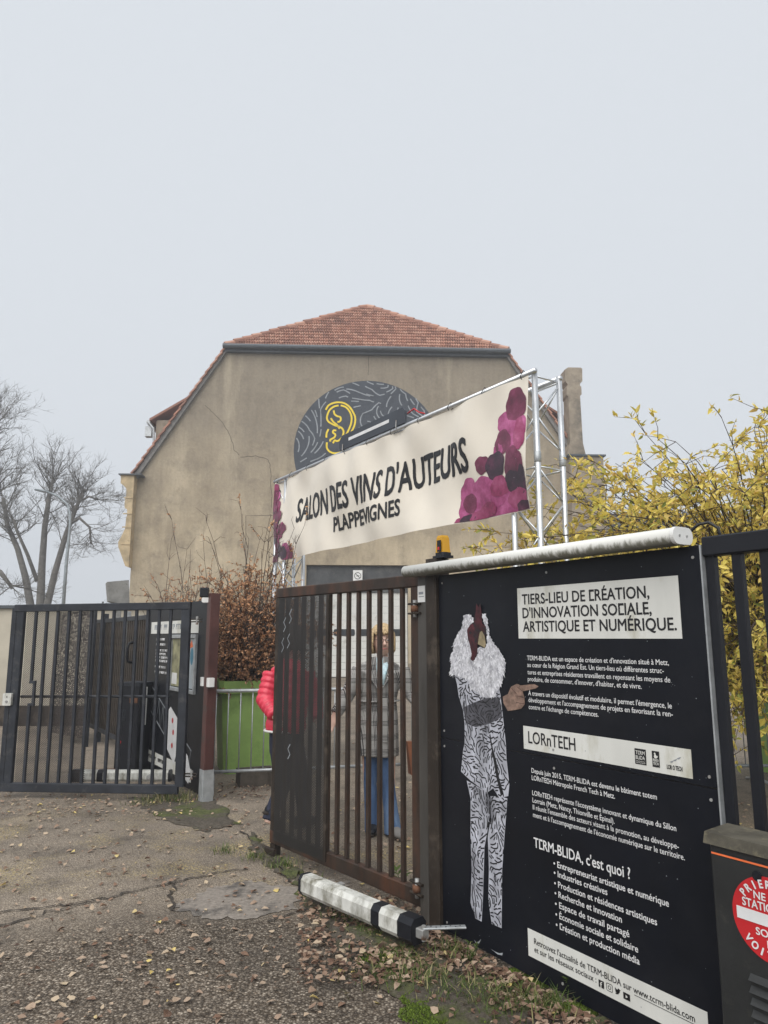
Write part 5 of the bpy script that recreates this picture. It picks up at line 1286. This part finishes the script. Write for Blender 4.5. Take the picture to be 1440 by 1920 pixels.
def head(mb, c, f, s_=1.0):
    """skull, jaw, nose, brow and ears around centre c; f is the way the face looks (unit, level)"""
    f = Vector(f); r_ = Vector((-f.y, f.x, 0)); c = Vector(c)
    P = lambda a, b_, z: c+f*a*s_+r_*b_*s_+Vector((0,0,z*s_))
    mb.loft([P(-.012,0,.118),P(-.012,0,.105),P(-.008,0,.07),P(-.004,0,.02),P(.0,0,-.03),P(.012,0,-.075),P(.028,0,-.105),P(.034,0,-.118)],
            [(.02,.02),(.05,.055),(.072,.088),(.076,.096),(.072,.09),(.060,.072),(.040,.045),(.018,.02)], 16, up=tuple(r_))
    mb.loft([P(.088,0,.028),P(.100,0,.0),P(.112,0,-.022),P(.094,0,-.034)], [.009,.012,.015,.010], 8)       # nose
    for q in (-1,1):
        mb.ell(P(.0,q*.077,-.005), (.012*s_,.018*s_,.03*s_))                                                  # ears
        mb.loft([P(.083,q*.012,.036),P(.080,q*.05,.038)], .008*s_, 6)                                         # brow
        mb.ell(P(.068,q*.034,-.032), (.022*s_,.02*s_,.02*s_))                                                 # cheek
    return P
def face_parts(P, parent, lipcol=(.42,.13,.12), iris=(.05,.08,.10)):
    wm = pm('eye_white', (.72,.70,.68), .3, bmp=0, var=.03); im = pm('iris', iris, .2, bmp=0); lm_ = pm('lips', lipcol, .4, bmp=0); bm_ = pm('eyebrow', (.22,.14,.08), .8, bmp=0)
    for q in (-1,1):
        e_ = thing('eye', None, None); e_.parent = parent
        MB().ell(P(.079,q*.032,.012), (.013,.010,.009)).build('eyeball', wm, e_, True)
        MB().ell(P(.088,q*.032,.012), (.0055,.004,.0055), 8, 6).build('iris', im, e_, True)
        MB().loft([P(.088,q*.014,.036),P(.090,q*.032,.041),P(.080,q*.052,.036)], [.003,.004,.002], 6).build('eyebrow', bm_, parent, True)
    MB().loft([P(.088,-.028,-.060),P(.098,-.012,-.058),P(.100,0,-.060),P(.098,.012,-.058),P(.088,.028,-.060)], [(.003,.003),(.006,.005),(.006,.005),(.006,.005),(.003,.003)], 8).build('lips', lm_, parent, True)
def hair(P, parent, m, drop_=.15, n=420, seed=1, fringe=True, vol=.016):
    rng = random.Random(seed); mb = MB()
    for i in range(n):
        a = rng.uniform(-math.pi, math.pi); front = abs(a) < 1.05
        ln = drop_*rng.uniform(.8,1.08) if not front else -.042*rng.uniform(.6,1.2)
        pts = []; k = 9
        tot = .16+ln
        for j in range(k+1):
            t_ = j/k*tot; rr = .016+vol*rng.uniform(.6,1.2)
            if t_ < .16:
                ph = t_/.16*math.pi*.5; ra, za = math.sin(ph), math.cos(ph)
                x = (.094+rr)*ra*math.cos(a); y = (.075+rr)*ra*math.sin(a); z = .02+(.100+rr)*za
            else:
                dd = t_-.16; x = (.094+rr-(.25*dd if not front else 0))*math.cos(a); y = (.075+rr-.12*dd*(dd > .1))*math.sin(a); z = .02-dd
            pts.append(P(x-.008, y, z))
        mb.loft(pts, [(.005,.003)]+[(.0075,.004)]*(k-1)+[(.002,.002)], 4)
    return mb.build('hair', m, parent, True)
def plaid():
    m, n, l, b = nt('checked_wool'); tc = n.new('ShaderNodeTexCoord'); sp = n.new('ShaderNodeSeparateXYZ'); l.new(tc.outputs['Object'], sp.inputs[0])
    u = math_(n, l, 'ADD', sp.outputs[0], math_(n, l, 'MULTIPLY', sp.outputs[1], .6)); v = sp.outputs[2]
    fr = lambda x, k, t_: math_(n, l, 'GREATER_THAN', math_(n, l, 'FRACT', math_(n, l, 'MULTIPLY', x, k)), t_)
    fu, fv = fr(u, 95, .5), fr(v, 95, .5); bu, bv = fr(u, 9, .6), fr(v, 9, .6)
    fine = math_(n, l, 'MULTIPLY', fu, fv); strong = math_(n, l, 'MAXIMUM', math_(n, l, 'MULTIPLY', fu, bu), math_(n, l, 'MULTIPLY', fv, bv))
    f_ = math_(n, l, 'MAXIMUM', math_(n, l, 'MULTIPLY', fine, .55), strong)
    l.new(mixc(n, l, f_, (.42,.41,.39), (.05,.048,.05)), b.inputs['Base Color']); b.inputs['Roughness'].default_value = .9; b.inputs['Specular IOR Level'].default_value = .2
    bump(n, l, b, noise(n, l, tc.outputs['Object'], 45, 4), .25, .01); return m
WB = Vector((0.0, 6.1, 0))
def wp(u, v, dy=0.0): return at(u, v, 6.1+dy)-WB
WO = thing('person', 'person in a black and white checked coat and flared jeans walking behind the gate bars', 'person', WB)
f_ = Vector((.18,-.98,0)).normalized(); hc = wp(717,1203); b = MB()
P = head(b, hc, f_)
b.loft([hc+Vector((0,.02,-.08)), hc+Vector((0,.025,-.16)), hc+Vector((-.01,.03,-.23))], [.048,.05,.07], 12)
b.loft([(-.035,.03,1.32),(-.04,.03,1.2),(-.045,.02,1.02),(-.05,.02,.85)], [(.15,.085),(.145,.095),(.125,.09),(.155,.105)], 14, up=(1,0,0))
shL, elL, wrL = wp(676,1256), wp(650,1306,-.03), wp(628,1341,-.10)
shR, elR, wrR = wp(752,1256), wp(772,1302,.0), wp(789,1322,-.14)
for q in ((shL,elL,wrL),(shR,elR,wrR)): b.loft([q[0],q[0].lerp(q[1],.5),q[1],q[1].lerp(q[2],.5),q[2]], [.05,.045,.038,.036,.026], 10)
hand(b, wrL, wp(619,1366,-.12)-wrL, Vector((1,-.4,0)), .3)
hand(b, wrR, Vector((.25,-.5,-.8)), Vector((-1,0,0)), .9)
kn = [wp(694,1470,.02), wp(728,1474,-.04)]; an = [wp(700,1548,.04), wp(737,1552,-.08)]
for i, x in enumerate((-.115,.02)):
    b.loft([(x,.02,.86),kn[i],an[i],an[i]+Vector((.01,-.0,-.06))], [.085,.055,.038,.036], 10)
body = remeshed(b, 'body', skin, WO, .0085, 3)
face_parts(P, WO)
hair(P, WO, pm('blond_hair', (.50,.37,.21), .5, var=.4, vs=60, bmp=0), .115, 420, 3, True)
gl = MB()
for q in (-1,1):
    gl.loft([P(.104,q*.033+.026*math.cos(R(a)),.010+.021*math.sin(R(a))) for a in range(0,361,24)], .0022, 5)
    gl.loft([P(.100,q*.06,.016),P(.03,q*.082,.014)], .002, 5)
gl.loft([P(.106,-.007,.014),P(.108,0,.017),P(.106,.007,.014)], .002, 5)
gl.build('glasses', M['black'], WO, True)
wool = plaid(); ct = MB()
ct.loft([(-.035,.03,1.375),(-.035,.03,1.33),(-.038,.03,1.26),(-.04,.025,1.15),(-.045,.02,1.03),(-.045,.02,.92),(-.05,.02,.78),(-.055,.02,.60)], [(.075,.06),(.165,.09),(.178,.112),(.168,.124),(.150,.112),(.162,.130),(.172,.145),(.182,.155)], 20, up=(1,0,0))
for q in ((shL,elL,wrL),(shR,elR,wrR)): ct.loft([q[0]+Vector((0,0,.0)),q[0].lerp(q[1],.5),q[1],q[1].lerp(q[2],.5),q[1].lerp(q[2],.93)], [.074,.068,.060,.055,.050], 14)
remeshed(ct, 'coat', wool, WO, .010, 5)
cl_ = MB()
for q in (-1,1):
    cl_.add([(-.035+q*.03,-.075,1.40),(-.035+q*.105,-.055,1.385),(-.035+q*.125,-.108,1.27),(-.035+q*.06,-.128,1.20),(-.035+q*.012,-.128,1.13)]+[(-.035+q*.03,-.063,1.40),(-.035+q*.105,-.043,1.385),(-.035+q*.125,-.094,1.27),(-.035+q*.06,-.114,1.20),(-.035+q*.012,-.114,1.13)], [(0,1,2,3,4),(9,8,7,6,5),(0,5,6,1),(1,6,7,2),(2,7,8,3),(3,8,9,4),(4,9,5,0)])
fix_normals(cl_.build('coat_lapel', wool, WO))
MB().loft([(-.045+.158*math.cos(R(a)), .02+.12*math.sin(R(a)), 1.035) for a in range(0,361,20)], [(.006,.026)]*19, 6, cap=False, up=(0,0,1)).build('belt', wool, WO, True)
MB().cbox(-.018,.028,-.128,-.116,.72,1.02,.004).build('belt_tail', wool, WO)
MB().cbox(-.03,.03,-.125,-.105,1.0,1.07,.008).build('belt_knot', wool, WO)
sc = MB(); rng = random.Random(2)
for k in range(9):
    x = -.05+k*.009; sc.loft([(x-.01,-.03,1.385),(x,-.085,1.33),(x*.6-.012,-.118,1.24),(x*.5-.015,-.124,1.17)], [(.014,.008),(.016,.010),(.014,.008),(.006,.004)], 6)
sc.loft([hc+Vector((.062*math.cos(R(a))-.012,.028+.065*math.sin(R(a)),-.175)) for a in range(0,361,24)], .022, 8, cap=False)
sc.build('scarf', pm('pale_blue_scarf', (.52,.66,.70), .9, var=.3, vs=22, blot=(.22,.48,.55), bs=16, bmp=.2), WO, True)
jn = MB()
for i, x in enumerate((-.105,.015)):
    hem = an[i]+Vector((0,0,-.045)); jn.loft([(x,.02,.90),(x,.02,.72),kn[i],kn[i].lerp(hem,.55),hem], [(.086,.098),(.078,.09),(.054,.064),(.060,.07),(.072,.09)], 14, up=(1,0,0))
jn.loft([(-.045,.02,.80),(-.045,.02,.95)], [(.155,.11),(.14,.105)], 14, up=(1,0,0))
jo = remeshed(jn, 'jeans', pm('blue_denim', (.075,.135,.26), .9, var=.3, vs=9, blot=(.15,.23,.37), bs=5, bmp=.3, bsc=120, stretch=(1,1,.4)), WO, .010, 3)
for i in range(2):
    sh_ = thing('shoe', None, None); sh_.parent = WO; a = an[i]; dr = Vector((.35 if i else -.1,-1,0)).normalized()
    base = Vector((a.x, a.y, .0)); sd_ = Vector((-dr.y,dr.x,0))
    q = MB(); q.loft([base-dr*.07+Vector((0,0,.05)), base+Vector((0,0,.058)), base+dr*.09+Vector((0,0,.045)), base+dr*.16+Vector((0,0,.036)), base+dr*.185+Vector((0,0,.032))], [(.034,.036),(.040,.044),(.044,.032),(.036,.022),(.012,.012)], 12, up=tuple(sd_))
    q.build('shoe_upper', pm('grey_suede', (.20,.19,.18), .8, var=.2, bmp=.1) if i else M['black'], sh_, True)
    q = MB(); q.loft([base-dr*.08+Vector((0,0,.012)), base+Vector((0,0,.012)), base+dr*.12+Vector((0,0,.012)), base+dr*.19+Vector((0,0,.013))], [(.036,.012),(.042,.012),(.047,.012),(.018,.010)], 12, up=tuple(sd_)); q.build('shoe_sole', M['darkbrown'], sh_, True)
bgp = wrR+Vector((.03,-.05,-.10))
BG = thing('handbag', 'brown leather handbag carried by the person in the checked coat', 'handbag', WB+bgp+Vector((0,0,-.42)), R(15))
lea = pm('brown_leather', (.20,.075,.035), .45, var=.25, vs=7, bmp=.1)
fix_normals(MB().add([(-.13,-.045,0),(.13,-.045,0),(.13,.045,0),(-.13,.045,0),(-.155,-.025,.25),(.155,-.025,.25),(.155,.025,.25),(-.155,.025,.25)], [(0,3,2,1),(4,5,6,7),(0,1,5,4),(1,2,6,5),(2,3,7,6),(3,0,4,7)]).build('bag_body', lea, BG))
for y in (-.03,.03): MB().loft([(-.09,y,.22),(-.075,y*.6,.34),(0,y*.2,.41),(.075,y*.6,.34),(.09,y,.22)], .008, 6).build('bag_handle', M['black'], BG, True)

# the person in red, mostly behind the perforated half of the gate leaf, walking into the yard
RB = Vector((-.80, 6.02, 0))
def rp(u, v, dy=0.0): return at(u, v, 6.02+dy)-RB
RP = thing('person', 'person in a red quilted jacket and dark jeans, mostly hidden behind the perforated sheet', 'person', RB)
f_ = Vector((.55,.83,0)).normalized(); hc = rp(548,1204,.06); b = MB(); P = head(b, hc, f_)
b.loft([hc+Vector((0,0,-.08)), hc+Vector((-.01,0,-.17)), hc+Vector((-.02,0,-.24))], [.05,.052,.075], 12)
b.loft([rp(541,1262,.02),rp(538,1310),rp(536,1360),rp(536,1400)], [(.15,.095),(.15,.10),(.135,.1),(.15,.11)], 14, up=(1,-.5,0))
shA, elA, wrA = rp(511,1262,-.04), rp(497,1312,-.10), rp(517,1345,-.22)
shB, elB, wrB = rp(572,1262,.10), rp(590,1315,.12), rp(594,1352,.02)
for q in ((shA,elA,wrA),(shB,elB,wrB)): b.loft([q[0],q[1],q[2]], [.05,.04,.028], 10)
hand(b, wrA, Vector((.6,-.1,-.5)), Vector((.3,-.8,.2)), .8); hand(b, wrB, Vector((.2,.2,-.9)), Vector((0,1,0)), .5)
hipA, knA, anA = rp(527,1398), rp(530,1476,.02), rp(503,1544,-.08); hipB, knB, anB = rp(548,1398,.05), rp(566,1470,.16), rp(572,1548,.2)
for q in ((hipA,knA,anA),(hipB,knB,anB)): b.loft(q, [.085,.056,.038], 10)
remeshed(b, 'body', skin, RP, .009, 3); face_parts(P, RP)
hair(P, RP, pm('dark_hair', (.035,.022,.016), .5, var=.3, vs=40, bmp=0), .09, 360, 8, True)
redm = pm('red_quilted_nylon', (.62,.035,.07), .35, var=.12, vs=9, bmp=.12, bsc=40, spec=.5)
def quilt(mb, pts, rad, n_q, seg=5, n=18, up=None):
    """loft with a puffed ring between every two seams"""
    P_ = [Vector(p) for p in pts]; out, rr = [], []; tot = n_q*seg
    for i in range(tot+1):
        t_ = i/tot*(len(P_)-1); k = min(int(t_), len(P_)-2); q = t_-k
        out.append(P_[k].lerp(P_[k+1], q)); a, c_ = rad[k], rad[k+1]
        puff = .014*abs(math.sin(math.pi*i/seg))**.6-.004
        rr.append(tuple(a[j]*(1-q)+c_[j]*q+puff for j in (0,1)))
    mb.loft(out, rr, n, up=up)
jk = MB(); quilt(jk, [rp(546,1236,.04), rp(543,1258,.03), rp(539,1310), rp(535,1372)], [(.07,.065),(.165,.115),(.175,.13),(.165,.135)], 8, up=(1,-.5,0))
for q in ((shA,elA,wrA),(shB,elB,wrB)): quilt(jk, [q[0],q[1],q[1].lerp(q[2],.95)], [(.074,.074),(.066,.066),(.048,.048)], 9, 4, 14)
remeshed(jk, 'jacket', redm, RP, .009, 1)
MB().loft([rp(534,1366)+Vector((.165*math.cos(R(a)),.14*math.sin(R(a)),-.012)) for a in range(0,361,24)], .010, 6, cap=False).build('shirt_hem', M['white'], RP, True)
tr = MB()
for q in ((hipA,knA,anA),(hipB,knB,anB)): tr.loft([q[0]+Vector((0,0,.06)),q[0],q[1],q[2]+Vector((0,0,.02))], [(.10,.10),(.098,.10),(.068,.07),(.056,.06)], 12)
tr.loft([rp(536,1365),rp(537,1410)], [(.145,.115),(.15,.115)], 14, up=(1,-.5,0))
remeshed(tr, 'jeans', pm('navy_denim', (.018,.022,.040), .9, var=.25, vs=12, bmp=.2, bsc=120), RP, .010, 3)
for i, (a, tilt) in enumerate(((anA,.75),(anB,.0))):
    sh_ = thing('shoe', None, None); sh_.parent = RP; dr = Vector((.45,.62,-tilt)).normalized(); up_ = Vector((0,0,1)); up_ = (up_-dr*up_.dot(dr)).normalized(); sd_ = dr.cross(up_)
    toe = Vector((a.x,a.y,0))+Vector((.45,.62,0)).normalized()*.13+Vector((0,0,.025)); heel = toe-dr*.24
    MB().loft([heel+up_*.05, heel+dr*.06+up_*.055, heel+dr*.16+up_*.04, heel+dr*.24+up_*.03, heel+dr*.262+up_*.026], [(.032,.04),(.038,.05),(.042,.034),(.036,.022),(.012,.012)], 12, up=tuple(sd_)).build('shoe_upper', M['black'], sh_, True)
    MB().loft([heel+up_*.008, heel+dr*.08+up_*.008, heel+dr*.2+up_*.008, heel+dr*.265+up_*.01], [(.033,.012),(.039,.012),(.043,.012),(.016,.010)], 12, up=tuple(sd_)).build('shoe_sole', M['darkbrown'], sh_, True)

# ------------------------------------------------------------------ air: thin autumn mist that pales the trees and the roof
hz = MB().box(-90,90,-20,110,-1.0,18.6).build('haze', None); hz['kind'] = 'stuff'; hz['label'] = 'thin pale autumn mist over the yard'
hmat = bpy.data.materials.new('mist'); hmat.use_nodes = True; hn = hmat.node_tree.nodes; hn.clear()
ho = hn.new('ShaderNodeOutputMaterial'); pv = hn.new('ShaderNodeVolumePrincipled'); pv.inputs['Color'].default_value = (.93,.95,.98,1); pv.inputs['Density'].default_value = .0038
pv.inputs['Anisotropy'].default_value = .2
hmat.node_tree.links.new(pv.outputs[0], ho.inputs['Volume']); hz.data.materials.append(hmat)
hz.visible_shadow = True
